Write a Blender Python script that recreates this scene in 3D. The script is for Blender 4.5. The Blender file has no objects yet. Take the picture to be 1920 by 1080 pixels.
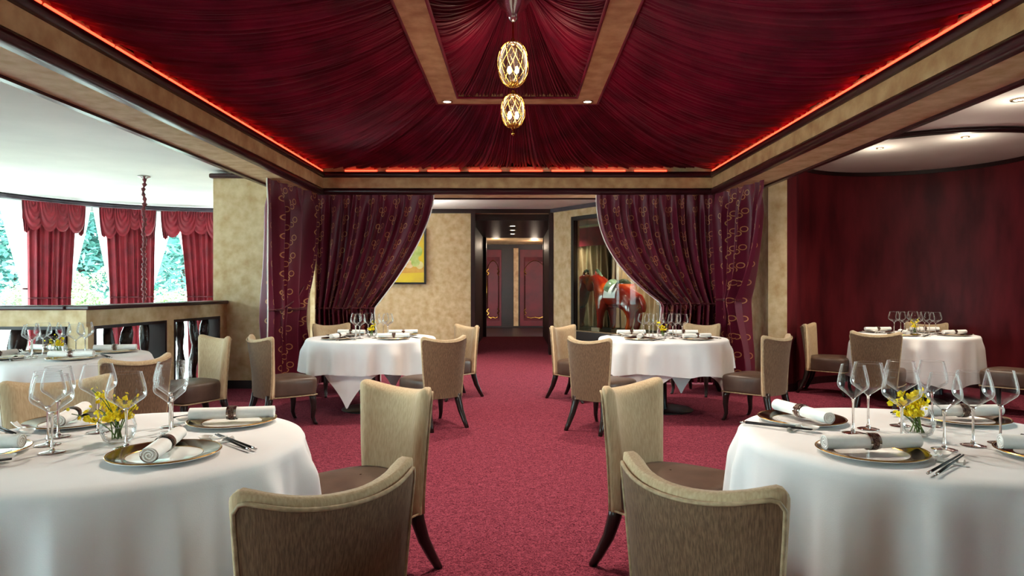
import bpy, math, random
from mathutils import Vector, Matrix
random.seed(7)
PI = math.pi
S = bpy.context.scene
C = S.collection

# ------------------------------------------------------------------ camera, world, exposure
CAMH, F, VX, VY = 1.28, 1280.0, 970.0, 538.0
cd = bpy.data.cameras.new('camera'); cam = bpy.data.objects.new('camera', cd); C.objects.link(cam)
cam.location = (0, 0, CAMH); cam.rotation_euler = (PI/2, 0, 0)
cd.sensor_width = 36; cd.lens = 24.0; cd.shift_x = -10/1920; cd.shift_y = -2/1920
cd.clip_start = .05; cd.clip_end = 300
S.camera = cam
w = bpy.data.worlds.new('overcast_sky'); S.world = w; w.use_nodes = True
bg = w.node_tree.nodes['Background']; bg.inputs[0].default_value = (.86, .96, 1.0, 1); bg.inputs[1].default_value = 15.0
S.view_settings.view_transform = 'Standard'; S.view_settings.look = 'None'
S.view_settings.exposure = 0.28; S.view_settings.gamma = 1.0; S.view_settings.use_curve_mapping = False
S.cycles.max_bounces = 10; S.cycles.diffuse_bounces = 5; S.cycles.glossy_bounces = 4
S.cycles.transmission_bounces = 8; S.cycles.transparent_max_bounces = 24
S.cycles.caustics_reflective = False; S.cycles.caustics_refractive = False
S.cycles.sample_clamp_indirect = 4.0

def lamp(kind, loc, power, color=(1, .86, .68), radius=.05, angle=110, blend=.7, rot=(0, 0, 0), name='downlight_or_added_lamp', size=None):
    l = bpy.data.lights.new(name, kind); l.energy = power; l.color = color
    if kind in ('POINT', 'SPOT'): l.shadow_soft_size = radius
    if kind == 'SPOT': l.spot_size = math.radians(angle); l.spot_blend = blend
    if kind == 'AREA': l.shape = 'RECTANGLE'; l.size, l.size_y = size
    o = bpy.data.objects.new(name, l); C.objects.link(o); o.location = loc; o.rotation_euler = rot
    return o

def at(px, py, z):            # a photo pixel on the level z -> (x, y)
    d = F*(CAMH - z)/(py - VY)
    return ((px - VX)/F*d, d)
def atd(px, d): return (px - VX)/F*d
def zat(py, d): return CAMH - (py - VY)/F*d

# ------------------------------------------------------------------ materials
def lin(c): return c/12.92 if c <= .04045 else ((c + .055)/1.055)**2.4
def rgb(r, g, b): return (lin(r/255), lin(g/255), lin(b/255), 1)
M = {}
def mat(name, col, rough=.5, metal=0, col2=None, nscale=4, ndet=5, nstr=(.35, .65), bump=0, bscale=40, stretch=None,
        sheen=0, coat=0, spec=.5, emit=None, estr=0, trans=0, ior=1.45, bdist=.01, ndist=0, sub=0):
    m = bpy.data.materials.new(name); m.use_nodes = True; M[name] = m
    nt = m.node_tree; N = nt.nodes; L = nt.links; p = N['Principled BSDF']
    p.inputs['Base Color'].default_value = col; p.inputs['Roughness'].default_value = rough
    p.inputs['Metallic'].default_value = metal; p.inputs['Specular IOR Level'].default_value = spec
    p.inputs['Sheen Weight'].default_value = sheen; p.inputs['Coat Weight'].default_value = coat
    p.inputs['Transmission Weight'].default_value = trans; p.inputs['IOR'].default_value = ior
    if emit: p.inputs['Emission Color'].default_value = emit; p.inputs['Emission Strength'].default_value = estr
    tc = N.new('ShaderNodeTexCoord'); src = tc.outputs['Object']
    if stretch:
        mp = N.new('ShaderNodeMapping'); mp.inputs['Scale'].default_value = stretch; L.new(src, mp.inputs[0]); src = mp.outputs[0]
    if col2:
        n = N.new('ShaderNodeTexNoise'); n.inputs['Scale'].default_value = nscale; n.inputs['Detail'].default_value = ndet
        n.inputs['Distortion'].default_value = ndist
        L.new(src, n.inputs['Vector'])
        r = N.new('ShaderNodeValToRGB'); r.color_ramp.elements[0].position = nstr[0]; r.color_ramp.elements[1].position = nstr[1]
        r.color_ramp.elements[0].color = col; r.color_ramp.elements[1].color = col2
        L.new(n.outputs['Fac'], r.inputs[0]); L.new(r.outputs[0], p.inputs['Base Color'])
    if bump:
        n = N.new('ShaderNodeTexNoise'); n.inputs['Scale'].default_value = bscale; n.inputs['Detail'].default_value = 3
        L.new(src, n.inputs['Vector'])
        b = N.new('ShaderNodeBump'); b.inputs['Strength'].default_value = bump; b.inputs['Distance'].default_value = bdist
        L.new(n.outputs['Fac'], b.inputs['Height']); L.new(b.outputs[0], p.inputs['Normal'])
    return m

mat('gold_plaster', rgb(216, 194, 156), .6, col2=rgb(182, 150, 106), nscale=9, ndet=13, nstr=(.30, .72), bump=.12, bscale=30, spec=.35)
mat('gold_fascia', rgb(206, 166, 122), .5, col2=rgb(166, 118, 76), nscale=7, ndet=9, nstr=(.34, .7), bump=.15, bscale=50)
mat('burgundy_lacquer', rgb(104, 28, 36), .6, col2=rgb(68, 14, 22), nscale=1.6, ndet=7, nstr=(.35, .68), stretch=(3, 3, .8), spec=.3)
mat('dark_lacquer', rgb(40, 10, 14), .42, col2=rgb(24, 8, 10), nscale=3, spec=.5)
mat('door_red', rgb(112, 10, 30), .5, col2=rgb(84, 12, 26), nscale=2.2, ndet=6)
mat('moulding', rgb(56, 18, 24), .28, col2=rgb(40, 12, 18), nscale=6)
mat('moulding_grey', rgb(74, 66, 74), .35, col2=rgb(52, 44, 54), nscale=6)
mat('ceiling_white', rgb(226, 226, 224), .85, col2=rgb(214, 214, 213), nscale=1.1, ndet=4, bump=.05, bscale=60)
mat('ceiling_grey', rgb(226, 224, 220), .8, col2=rgb(216, 213, 208), nscale=1.2)
mat('carpet', rgb(74, 24, 36), 1.0, col2=rgb(152, 69, 85), nscale=58, ndet=5, nstr=(.36, .66), bump=.8, bscale=80, spec=.05, ndist=2.0)
mat('tent', rgb(134, 8, 46), .5, col2=rgb(96, 4, 32), nscale=3, ndet=4, sheen=.05, spec=.25)
mat('cloth_white', rgb(240, 240, 240), .8, col2=rgb(233, 233, 234), nscale=3, bump=.06, bscale=300, spec=.2, sheen=.1)
mat('napkin', rgb(250, 248, 244), .8, col2=rgb(244, 241, 236), nscale=30, spec=.2)
mat('fabric_beige', rgb(196, 172, 138), .75, col2=rgb(178, 152, 118), nscale=170, ndet=4, stretch=(1, 1, .10), bump=.10, bscale=300, sheen=.15, spec=.25)
mat('fabric_taupe', rgb(126, 98, 74), .8, col2=rgb(92, 68, 50), nscale=260, ndet=5, stretch=(1, 1, .06), bump=.15, bscale=240, sheen=.15, spec=.25)
mat('piping', rgb(182, 158, 124), .6, col2=rgb(150, 128, 98), nscale=50)
mat('leather', rgb(96, 76, 64), .38, col2=rgb(78, 60, 50), nscale=8, bump=.08, bscale=250, spec=.5)
mat('leg_wood', rgb(26, 18, 17), .28, col2=rgb(40, 26, 22), nscale=12, stretch=(4, 4, .5), spec=.5)
mat('baluster_wood', rgb(34, 24, 22), .25, col2=rgb(58, 42, 36), nscale=7, ndet=5, bump=.25, bscale=14, bdist=.03)
mat('porcelain', rgb(245, 244, 240), .12, spec=.5, coat=.3)
mat('plate_band', rgb(150, 132, 110), .14, metal=1, col2=rgb(118, 100, 82), nscale=9)
mat('gold', rgb(214, 170, 88), .22, metal=1, col2=rgb(180, 132, 58), nscale=30)
mat('silver', rgb(200, 196, 192), .18, metal=1)
mat('ring_dark', rgb(70, 44, 40), .35, metal=.6, col2=rgb(120, 96, 84), nscale=160, nstr=(.45, .55))
mat('chop_black', rgb(18, 16, 18), .5, spec=.3)
mat('petal', rgb(255, 236, 30), .55, col2=rgb(244, 212, 16), nscale=30)
mat('stem_green', rgb(92, 120, 44), .5, col2=rgb(60, 92, 30), nscale=20)
mat('glass_solid', (1, 1, 1, 1), .0, trans=1, ior=1.46)
mat('swag_red', rgb(128, 20, 36), .5, col2=rgb(100, 12, 28), nscale=5, sheen=.1, spec=.35)
mat('cord_velvet', rgb(100, 24, 36), .7, col2=rgb(72, 14, 24), nscale=30, sheen=.05, bump=.4, bscale=60)
mat('led_red', (1, .05, .02, 1), .4, emit=(1, .05, .02, 1), estr=5)
mat('bulb', (1, .9, .75, 1), .3, emit=(1, .82, .6, 1), estr=14)
mat('lens', (1, .9, .75, 1), .3, emit=(1, .88, .7, 1), estr=14)
mat('trim_metal', rgb(190, 170, 140), .3, metal=1)
mat('leaf_hazed', rgb(104, 150, 142), .7, col2=rgb(66, 122, 118), nscale=2, ndet=3)  # cyan window haze put into the leaf colour
mat('leaf_pale', rgb(176, 194, 140), .7, col2=rgb(140, 176, 130), nscale=3, ndet=3)
mat('bark', rgb(70, 60, 52), .9, col2=rgb(50, 42, 36), nscale=10)
mat('terrace', rgb(196, 200, 186), .95, col2=rgb(180, 190, 172), nscale=1)  # unseen ground, paled to bounce more daylight indoors
mat('house_wall', rgb(150, 164, 168), .9, col2=rgb(138, 152, 158), nscale=2)
mat('house_window', rgb(80, 96, 104), .2)
mat('drape_gold', rgb(178, 150, 112), .4, col2=rgb(150, 122, 84), nscale=4, sheen=.3)
mat('mirror', rgb(210, 215, 212), .03, metal=1)
mat('black_frame', rgb(20, 16, 16), .3)
mat('horse_glaze', rgb(122, 26, 14), .08, col2=rgb(200, 84, 20), nscale=2.6, ndet=4, nstr=(.5, .72), coat=.8)
mat('horse_green', rgb(60, 84, 66), .08, col2=rgb(120, 140, 110), nscale=9, coat=.8)
mat('paint_yellow', rgb(222, 196, 40), .6, col2=rgb(206, 170, 60), nscale=3)
mat('paint_cream', rgb(226, 212, 150), .6, col2=rgb(200, 178, 96), nscale=4)
mat('paint_green', rgb(150, 170, 70), .6, col2=rgb(196, 206, 130), nscale=8)
mat('paint_orange', rgb(214, 160, 100), .6, col2=rgb(236, 214, 170), nscale=12)
mat('paint_tan', rgb(206, 158, 70), .6, col2=rgb(190, 130, 50), nscale=6)
mat('base_metal', rgb(52, 60, 60), .3, metal=.7)

def thin_glass(name, tint, blend=.22, rough=.0):
    m = bpy.data.materials.new(name); m.use_nodes = True; M[name] = m
    nt = m.node_tree; N = nt.nodes; L = nt.links; N.remove(N['Principled BSDF'])
    o = N['Material Output']; t = N.new('ShaderNodeBsdfTransparent'); t.inputs[0].default_value = tint
    g = N.new('ShaderNodeBsdfGlossy'); g.inputs['Roughness'].default_value = rough
    lw = N.new('ShaderNodeLayerWeight'); lw.inputs[0].default_value = blend
    mx = N.new('ShaderNodeMixShader'); L.new(lw.outputs['Fresnel'], mx.inputs[0])
    L.new(t.outputs[0], mx.inputs[1]); L.new(g.outputs[0], mx.inputs[2]); L.new(mx.outputs[0], o.inputs[0])
def painted_edge_glass(name):  # white mixed in at grazing angles paints bright edge reflections
    m = bpy.data.materials.new(name); m.use_nodes = True; M[name] = m
    nt = m.node_tree; N = nt.nodes; L = nt.links; N.remove(N['Principled BSDF'])
    o = N['Material Output']; t = N.new('ShaderNodeBsdfTransparent'); t.inputs[0].default_value = (.975, .98, .98, 1)
    g = N.new('ShaderNodeBsdfGlossy'); g.inputs['Roughness'].default_value = .0
    d = N.new('ShaderNodeBsdfTranslucent'); d.inputs[0].default_value = (.9, .92, .92, 1)
    d2 = N.new('ShaderNodeBsdfDiffuse'); d2.inputs[0].default_value = (.9, .92, .92, 1)
    fz = N.new('ShaderNodeLayerWeight'); fz.inputs[0].default_value = .17
    e_ = N.new('ShaderNodeLayerWeight'); e_.inputs[0].default_value = .5
    pw_ = N.new('ShaderNodeMath'); pw_.operation = 'POWER'; L.new(e_.outputs['Facing'], pw_.inputs[0]); pw_.inputs[1].default_value = 3.6
    ml = N.new('ShaderNodeMath'); ml.operation = 'MULTIPLY'; L.new(pw_.outputs[0], ml.inputs[0]); ml.inputs[1].default_value = .75
    a_ = N.new('ShaderNodeMixShader'); a_.inputs[0].default_value = .5; L.new(d.outputs[0], a_.inputs[1]); L.new(d2.outputs[0], a_.inputs[2])
    b_ = N.new('ShaderNodeMixShader'); L.new(ml.outputs[0], b_.inputs[0]); L.new(t.outputs[0], b_.inputs[1]); L.new(a_.outputs[0], b_.inputs[2])
    fm = N.new('ShaderNodeMath'); fm.operation = 'MULTIPLY'; L.new(fz.outputs['Fresnel'], fm.inputs[0]); fm.inputs[1].default_value = .5
    mx = N.new('ShaderNodeMixShader'); L.new(fm.outputs[0], mx.inputs[0]); L.new(b_.outputs[0], mx.inputs[1]); L.new(g.outputs[0], mx.inputs[2]); L.new(mx.outputs[0], o.inputs[0])
painted_edge_glass('thin_glass')
thin_glass('pane_glass', (.88, .98, .97, 1), .08)
thin_glass('case_glass', (.92, .97, .95, 1), .12)
def sheer(name, col, mixf):
    m = bpy.data.materials.new(name); m.use_nodes = True; M[name] = m
    nt = m.node_tree; N = nt.nodes; L = nt.links; N.remove(N['Principled BSDF'])
    o = N['Material Output']; t = N.new('ShaderNodeBsdfTranslucent'); t.inputs[0].default_value = col
    d = N.new('ShaderNodeBsdfDiffuse'); d.inputs[0].default_value = col
    tr = N.new('ShaderNodeBsdfTransparent')
    m1 = N.new('ShaderNodeMixShader'); m1.inputs[0].default_value = .4
    L.new(t.outputs[0], m1.inputs[1]); L.new(d.outputs[0], m1.inputs[2])
    m2 = N.new('ShaderNodeMixShader'); m2.inputs[0].default_value = mixf
    L.new(m1.outputs[0], m2.inputs[1]); L.new(tr.outputs[0], m2.inputs[2]); L.new(m2.outputs[0], o.inputs[0])
sheer('sheer_white', (.85, .88, .88, 1), .12)

def ring_curtain():
    m = mat('curtain_rings', rgb(98, 14, 42), .42, sheen=.1, spec=.4)
    nt = m.node_tree; N = nt.nodes; L = nt.links; p = N['Principled BSDF']
    tc = N.new('ShaderNodeTexCoord'); sp = N.new('ShaderNodeSeparateXYZ'); L.new(tc.outputs['UV'], sp.inputs[0])
    def ma(op, a, b=None, c=None):
        n = N.new('ShaderNodeMath'); n.operation = op
        for i, v in enumerate((a, b, c)):
            if v is None: continue
            if isinstance(v, (int, float)): n.inputs[i].default_value = v
            else: L.new(v, n.inputs[i])
        return n.outputs[0]
    cw, ch = .33, .215
    u = ma('DIVIDE', sp.outputs[0], cw); col = ma('FLOOR', u)
    v = ma('ADD', ma('DIVIDE', sp.outputs[1], ch), ma('MULTIPLY', col, .5))
    fu = ma('MULTIPLY', ma('SUBTRACT', ma('FRACT', u), .5), cw)
    fv = ma('MULTIPLY', ma('SUBTRACT', ma('FRACT', v), .5), ch)
    tot = None
    for (a, b, r) in ((-.048, .012, .030), (.044, .02, .031), (0, -.042, .027)):
        d = ma('SQRT', ma('ADD', ma('POWER', ma('ABSOLUTE', ma('SUBTRACT', fu, a)), 2), ma('POWER', ma('ABSOLUTE', ma('SUBTRACT', fv, b)), 2)))
        k = ma('LESS_THAN', ma('ABSOLUTE', ma('SUBTRACT', d, r)), .0048)
        tot = k if tot is None else ma('MAXIMUM', tot, k)
    mx = N.new('ShaderNodeMixRGB'); L.new(tot, mx.inputs[0])
    mx.inputs[1].default_value = rgb(98, 14, 42); mx.inputs[2].default_value = rgb(186, 130, 88)
    L.new(mx.outputs[0], p.inputs['Base Color'])
ring_curtain()

# ------------------------------------------------------------------ mesh helpers
class MB:
    def __init__(s): s.v = []; s.f = []; s.uv = None
    def quad_grid(s, fn, nu, nv, wrap=False):
        b = len(s.v); cu = nu if wrap else nu + 1
        for j in range(nv + 1):
            for i in range(cu): s.v.append(fn(i/nu, j/nv))
        for j in range(nv):
            for i in range(nu):
                a = b + j*cu + i; c = b + j*cu + (i + 1) % cu
                s.f.append((a, c, c + cu, a + cu))
        return s
    def box(s, x0, x1, y0, y1, z0, z1):
        b = len(s.v)
        s.v += [(x0, y0, z0), (x1, y0, z0), (x1, y1, z0), (x0, y1, z0), (x0, y0, z1), (x1, y0, z1), (x1, y1, z1), (x0, y1, z1)]
        s.f += [tuple(b + k for k in q) for q in ((3, 2, 1, 0), (4, 5, 6, 7), (0, 1, 5, 4), (1, 2, 6, 5), (2, 3, 7, 6), (3, 0, 4, 7))]
        return s
    def prism(s, pts, z0, z1):
        b = len(s.v); n = len(pts)
        s.v += [(p[0], p[1], z0) for p in pts] + [(p[0], p[1], z1) for p in pts]
        s.f.append(tuple(b + n - 1 - i for i in range(n))); s.f.append(tuple(b + n + i for i in range(n)))
        for i in range(n): s.f.append((b + i, b + (i + 1) % n, b + n + (i + 1) % n, b + n + i))
        return s
    def lathe(s, prof, n=24, c=(0, 0, 0), cap=True, sx=1, sy=1):
        b = len(s.v); m = len(prof)
        for (r, z) in prof:
            for i in range(n):
                a = 2*PI*i/n; s.v.append((c[0] + r*math.cos(a)*sx, c[1] + r*math.sin(a)*sy, c[2] + z))
        for j in range(m - 1):
            for i in range(n):
                i2 = (i + 1) % n
                s.f.append((b + j*n + i, b + j*n + i2, b + (j + 1)*n + i2, b + (j + 1)*n + i))
        if cap:
            s.f.append(tuple(b + n - 1 - i for i in range(n))); s.f.append(tuple(b + (m - 1)*n + i for i in range(n)))
        return s
    def tube(s, path, r, n=6, closed=False, sq=1.0):
        P = [Vector(p) for p in path]; m = len(P); R = r if isinstance(r, (list, tuple)) else [r]*m
        b = len(s.v); up = Vector((0, 0, 1)); prev = None
        for k in range(m):
            if closed: t = P[(k + 1) % m] - P[k - 1]
            else: t = P[min(k + 1, m - 1)] - P[max(k - 1, 0)]
            if t.length < 1e-9: t = Vector((0, 0, 1))
            t.normalize()
            if prev is None:
                ref = Vector((1, 0, 0)) if abs(t.z) > .8 else up
                x = t.cross(ref).normalized()
            else:
                x = prev - t*prev.dot(t)
                x = x.normalized() if x.length > 1e-6 else t.cross(up).normalized()
            prev = x; y = t.cross(x)
            for i in range(n):
                a = 2*PI*(i + .5)/n
                s.v.append(tuple(P[k] + x*math.cos(a)*R[k] + y*math.sin(a)*R[k]*sq))
        mm = m if closed else m - 1
        for k in range(mm):
            for i in range(n):
                k2 = (k + 1) % m; i2 = (i + 1) % n
                s.f.append((b + k*n + i, b + k*n + i2, b + k2*n + i2, b + k2*n + i))
        if not closed:
            s.f.append(tuple(b + n - 1 - i for i in range(n))); s.f.append(tuple(b + (m - 1)*n + i for i in range(n)))
        return s
    def sweep(s, path, prof, closed=False, capped=True, loop=True):
        # path: 2D points; prof: (n, z) with n measured to the LEFT of travel; loop closes the profile
        m = len(path); b = len(s.v); q = len(prof)
        for k in range(m):
            p = Vector(path[k])
            if closed: a, c = Vector(path[k - 1]), Vector(path[(k + 1) % m])
            else: a, c = Vector(path[max(k - 1, 0)]), Vector(path[min(k + 1, m - 1)])
            d1 = (p - a); d2 = (c - p)
            d1 = d1.normalized() if d1.length > 1e-9 else d2.normalized(); d2 = d2.normalized() if d2.length > 1e-9 else d1
            n1 = Vector((-d1.y, d1.x)); n2 = Vector((-d2.y, d2.x)); nn = (n1 + n2).normalized()
            sc = 1/max(.3, nn.dot(n1))
            for (o, z) in prof: s.v.append((p.x + nn.x*o*sc, p.y + nn.y*o*sc, z))
        mm = m if closed else m - 1
        for k in range(mm):
            k2 = (k + 1) % m
            for i in range(q if loop else q - 1):
                i2 = (i + 1) % q
                s.f.append((b + k*q + i, b + k2*q + i, b + k2*q + i2, b + k*q + i2))
        if capped and not closed and loop:
            s.f.append(tuple(b + i for i in range(q))); s.f.append(tuple(b + (m - 1)*q + q - 1 - i for i in range(q)))
        return s
    def build(s, name, m, parent=None, smooth=False, bevel=0, sub=0):
        me = bpy.data.meshes.new(name); me.from_pydata([tuple(v) for v in s.v], [], s.f); me.update()
        me.materials.append(M[m] if isinstance(m, str) else m)
        if s.uv:
            uvl = me.uv_layers.new(name='UVMap')
            for lp in me.loops: uvl.data[lp.index].uv = s.uv[lp.vertex_index]
        o = bpy.data.objects.new(name, me); C.objects.link(o)
        if parent: o.parent = parent
        if smooth:
            for p in me.polygons: p.use_smooth = True
            if smooth != 'all':
                me.set_sharp_from_angle(angle=math.radians(40))
        if bevel:
            bm_ = o.modifiers.new('bevel', 'BEVEL'); bm_.width = bevel; bm_.segments = 2; bm_.limit_method = 'ANGLE'
        if sub:
            sm = o.modifiers.new('sub', 'SUBSURF'); sm.levels = sub; sm.render_levels = sub
        return o

def tag(o, label=None, cat=None, group=None, kind=None):
    if label: o['label'] = label
    if cat: o['category'] = cat
    if group: o['group'] = group
    if kind: o['kind'] = kind
    return o
def thing(name, label, cat, loc=(0, 0, 0), rz=0, group=None):
    o = bpy.data.objects.new(name, None); C.objects.link(o); o.empty_display_size = .1
    o.location = loc; o.rotation_euler = (0, 0, rz)
    return tag(o, label, cat, group)
def copy_tree(o, parent=None):
    c = o.copy(); C.objects.link(c); c.parent = parent
    for ch in KIDS.get(o.name, [x for x in o.children]): copy_tree(ch, c)
    return c
KIDS = {}
def struct(o, label=None, cat=None):
    o['kind'] = 'structure'
    if label: o['label'] = label
    if cat: o['category'] = cat
    return o
def bullnose(n0, n1, z0, z1, k=8):   # a half-round facing n0 (room side), flat at n1
    zc = (z0 + z1)/2; h = (z1 - z0)/2
    pts = [(n1, z0)]
    for i in range(k + 1):
        a = -PI/2 + PI*i/k
        pts.append((n0 + (1 - math.cos(a))*min(h, abs(n1 - n0))*(1 if n1 > n0 else -1), zc + h*math.sin(a)))
    pts.append((n1, z1)); return pts

# ------------------------------------------------------------------ room shell
XB, Y0, Y1, Z0 = 2.53, 2.33, 8.87, 2.49            # tent opening and soffit level
ZC, ZR = 2.75, 2.83                                # side ceilings
BC, BR = (-5.2, 9.9), 3.08                         # window bay
RCN, RR = (4.68, 7.94), 1.33                       # round alcove
def arcp(c, r, a0, a1, n): return [(c[0] + r*math.cos(math.radians(a0 + (a1 - a0)*i/n)), c[1] + r*math.sin(math.radians(a0 + (a1 - a0)*i/n))) for i in range(n + 1)]
BAX, BAY, BBX, BBY = -3.9, 6.2, -3.67, 8.62        # balustrade corner and its end at the pier

fl = MB()
for (x0, x1, y0, y1) in ((-7.8, 6.4, -3.2, 6.3), (-3.85, 6.4, 6.3, 13.0), (-.95, .8, 13.0, 17.6)):
    b = len(fl.v); fl.v += [(x0, y0, 0), (x1, y0, 0), (x1, y1, 0), (x0, y1, 0)]; fl.f.append((b, b+1, b+2, b+3))
struct(fl.build('floor', 'carpet'), 'deep red loop pile carpet covering the dining room floor', 'carpet')
f2 = MB(); f2.v = [(-9, 6.3, -1.5), (-3.85, 6.3, -1.5), (-3.85, 13.4, -1.5), (-9, 13.4, -1.5), (-9, 6.3, 0), (-3.85, 6.3, 0), (-3.85, 13.4, 0)]
f2.f = [(0, 1, 2, 3), (0, 1, 5, 4), (1, 2, 6, 5)]
struct(f2.build('floor_stairwell', 'ceiling_white'), 'pale sunken stairwell floor beyond the balustrade', 'floor')
f3 = MB(); f3.v = [(-1.6, 17.6, .0), (1.6, 17.6, .0), (1.6, 22.5, 0), (-1.6, 22.5, 0)]; f3.f = [(0, 1, 2, 3)]
struct(f3.build('floor_corridor', 'dark_lacquer'), 'dark polished floor at the end of the corridor', 'floor')

# ceilings
cl = MB()
arc = arcp(BC, BR + .1, 60, 215, 40)
cl.v = [(p[0], p[1], ZC) for p in arc] + [(-7.8, -3.2, ZC), (-XB - .4, -3.2, ZC), (-XB - .4, 12.6, ZC)]
cl.f = [tuple(range(len(cl.v)))]
struct(cl.build('ceiling_left', 'ceiling_white'), 'smooth white ceiling above the window bay', 'ceiling')
cr = MB(); cr.v = [(XB + .4, -3.2, ZR), (6.4, -3.2, ZR), (6.4, 9.6, ZR), (XB + .4, 9.6, ZR)]; cr.f = [(0, 1, 2, 3)]
struct(cr.build('ceiling_right', 'ceiling_grey'), 'pale grey ceiling above the round burgundy alcove', 'ceiling')
cb = MB(); cb.v = [(-4, 9.25, ZC), (3.4, 9.25, ZC), (3.4, 13, ZC), (-4, 13, ZC)]; cb.f = [(0, 1, 2, 3)]
struct(cb.build('ceiling_back', 'ceiling_white'), 'white ceiling strip beyond the back beam', 'ceiling')
cf = MB(); cf.v = [(-3, -3.2, ZC), (3, -3.2, ZC), (3, Y0 - .4, ZC), (-3, Y0 - .4, ZC)]; cf.f = [(0, 1, 2, 3)]
struct(cf.build('ceiling_front', 'ceiling_white'), 'white ceiling before the tented canopy', 'ceiling')
ct = MB().box(-3.2, 3.2, 1.6, 9.5, 4.05, 4.15)
struct(ct.build('ceiling_roof', 'dark_lacquer'), 'dark ceiling slab hidden above the tented canopy', 'ceiling')

# beam ring around the tent (travel clockwise seen from above so that LEFT is outward)
ring = [(-XB, Y0), (-XB, Y1), (XB, Y1), (XB, Y0)]
bm = MB().sweep(ring, [(.05, Z0), (.43, Z0), (.43, 4.06), (.38, 4.06), (.38, 2.85), (.05, 2.85)], closed=True)
beam = struct(bm.build('beam_ring', 'gold_plaster'), 'wide gold plaster beam framing the tented ceiling', 'beam')
MB().sweep(ring, bullnose(-.02, .06, Z0 - .005, 2.565), closed=True).build('lower_moulding', 'moulding', beam, smooth=True)
MB().sweep(ring, [(.0, 2.565), (.06, 2.565), (.06, 2.70), (.0, 2.70)], closed=True).build('fascia', 'gold_fascia', beam)
MB().sweep(ring, bullnose(-.035, .06, 2.70, 2.78), closed=True).build('upper_moulding', 'moulding', beam, smooth=True)
MB().sweep(ring, [(.41, Z0 - .02), (.46, Z0 - .02), (.46, Z0 + .02), (.41, Z0 + .02)], closed=True).build('edge_moulding', 'moulding', beam)

# ------------------------------------------------------------------ tented ceiling
ZF, XF, YF0, YF1, RW = 3.28, .86, 3.84, 7.36, .23
tent = thing('fabric_canopy', 'gathered crimson fabric canopy lining the tented ceiling', 'canopy', (0, 5.6, 2.85))
def foldn(seed, n):
    rnd = random.Random(seed)
    return [(rnd.uniform(.75, 1.3), rnd.uniform(0, 6.28)) for _ in range(n)]
def tent_panel(name, T0, T1, B0, B1, sag, pleats, nu, nv, seed, amp=.023, jag=.018):
    T0, T1, B0, B1 = map(Vector, (T0, T1, B0, B1)); rnd = random.Random(seed)
    ph = [rnd.uniform(0, 6.28) for _ in range(8)]
    ctr = (T0 + T1 + B0 + B1)/4; nrm = (T1 - T0).cross(B0 - T0).normalized()
    if nrm.z > 0: nrm = -nrm
    jit = [rnd.uniform(-1, 1) for _ in range(pleats*2 + 3)]
    def fn(u, v):
        w_ = u + .006*math.sin(u*37 + ph[0]) + .003*math.sin(u*91 + ph[1])
        p = (T0.lerp(T1, u)).lerp(B0.lerp(B1, u), v)
        k = w_*pleats*2*PI
        d = (math.sin(k) + .55*math.sin(k*2.13 + ph[2] + 2*v) + .6*math.sin(k*.37 + ph[3] + 1.5*v) + .35*math.sin(k*.171 + ph[4]))
        s_ = sag*(4*v*(1 - v))**.9*(1 + .10*math.sin(k*.23 + ph[5]))
        q = p + nrm*(d*amp*(.45 + .55*v))
        z = q.z - s_
        if v > .999: z += jag*jit[int(u*pleats*2)]
        return (q.x, q.y - 5.6, z - 2.85)
    o = MB().quad_grid(fn, nu, nv).build(name, 'tent', tent, smooth='all'); return o
ZFAB = 2.865; e = .04
tent_panel('side_panel', (-XF, YF0, ZF), (-XF, YF1, ZF), (-XB - e, Y0 - e, ZFAB), (-XB - e, Y1 + e, ZFAB), .17, 130, 1400, 16, 1)
tent_panel('side_panel', (XF, YF1, ZF), (XF, YF0, ZF), (XB + e, Y1 + e, ZFAB), (XB + e, Y0 - e, ZFAB), .17, 130, 1400, 16, 2)
tent_panel('end_panel', (-XF, YF1, ZF), (XF, YF1, ZF), (-XB - e, Y1 + e, ZFAB), (XB + e, Y1 + e, ZFAB), .13, 110, 1100, 14, 3)
tent_panel('end_panel', (XF, YF0, ZF), (-XF, YF0, ZF), (XB + e, Y0 - e, ZFAB), (-XB - e, Y0 - e, ZFAB), .13, 76, 500, 10, 4)
ax, ay, az = 0, 5.6, 3.82; q = .05; xi, yi0, yi1 = XF - RW, YF0 + RW, YF1 - RW
tent_panel('inner_side_panel', (ax - q, ay - q, az), (ax - q, ay + q, az), (-xi, yi0, ZF), (-xi, yi1, ZF), .10, 70, 640, 14, 5, .016, 0)
tent_panel('inner_side_panel', (ax + q, ay + q, az), (ax + q, ay - q, az), (xi, yi1, ZF), (xi, yi0, ZF), .10, 70, 640, 14, 6, .016, 0)
tent_panel('inner_end_panel', (ax - q, ay + q, az), (ax + q, ay + q, az), (-xi, yi1, ZF), (xi, yi1, ZF), .08, 40, 420, 14, 7, .016, 0)
tent_panel('inner_end_panel', (ax + q, ay - q, az), (ax - q, ay - q, az), (xi, yi0, ZF), (-xi, yi0, ZF), .08, 26, 260, 12, 8, .016, 0)
# gold frame in the tent
fr = [(-XF, YF0), (-XF, YF1), (XF, YF1), (XF, YF0)]
frm = MB().sweep(fr, [(0, ZF - .03), (-RW, ZF - .03), (-RW, ZF + .02), (0, ZF + .02)], closed=True).build('ceiling_frame', 'gold_fascia')
tag(frm, 'flat gold rectangular frame hanging in the tented ceiling', 'ceiling frame')
for oo in (.005, -RW - .005):
    MB().sweep(fr, [(oo + .014*math.cos(a), ZF - .025 + .014*math.sin(a)) for a in [i*PI/4 for i in range(8)]], closed=True).build('edge_cord', 'tent', frm, smooth='all')
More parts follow.
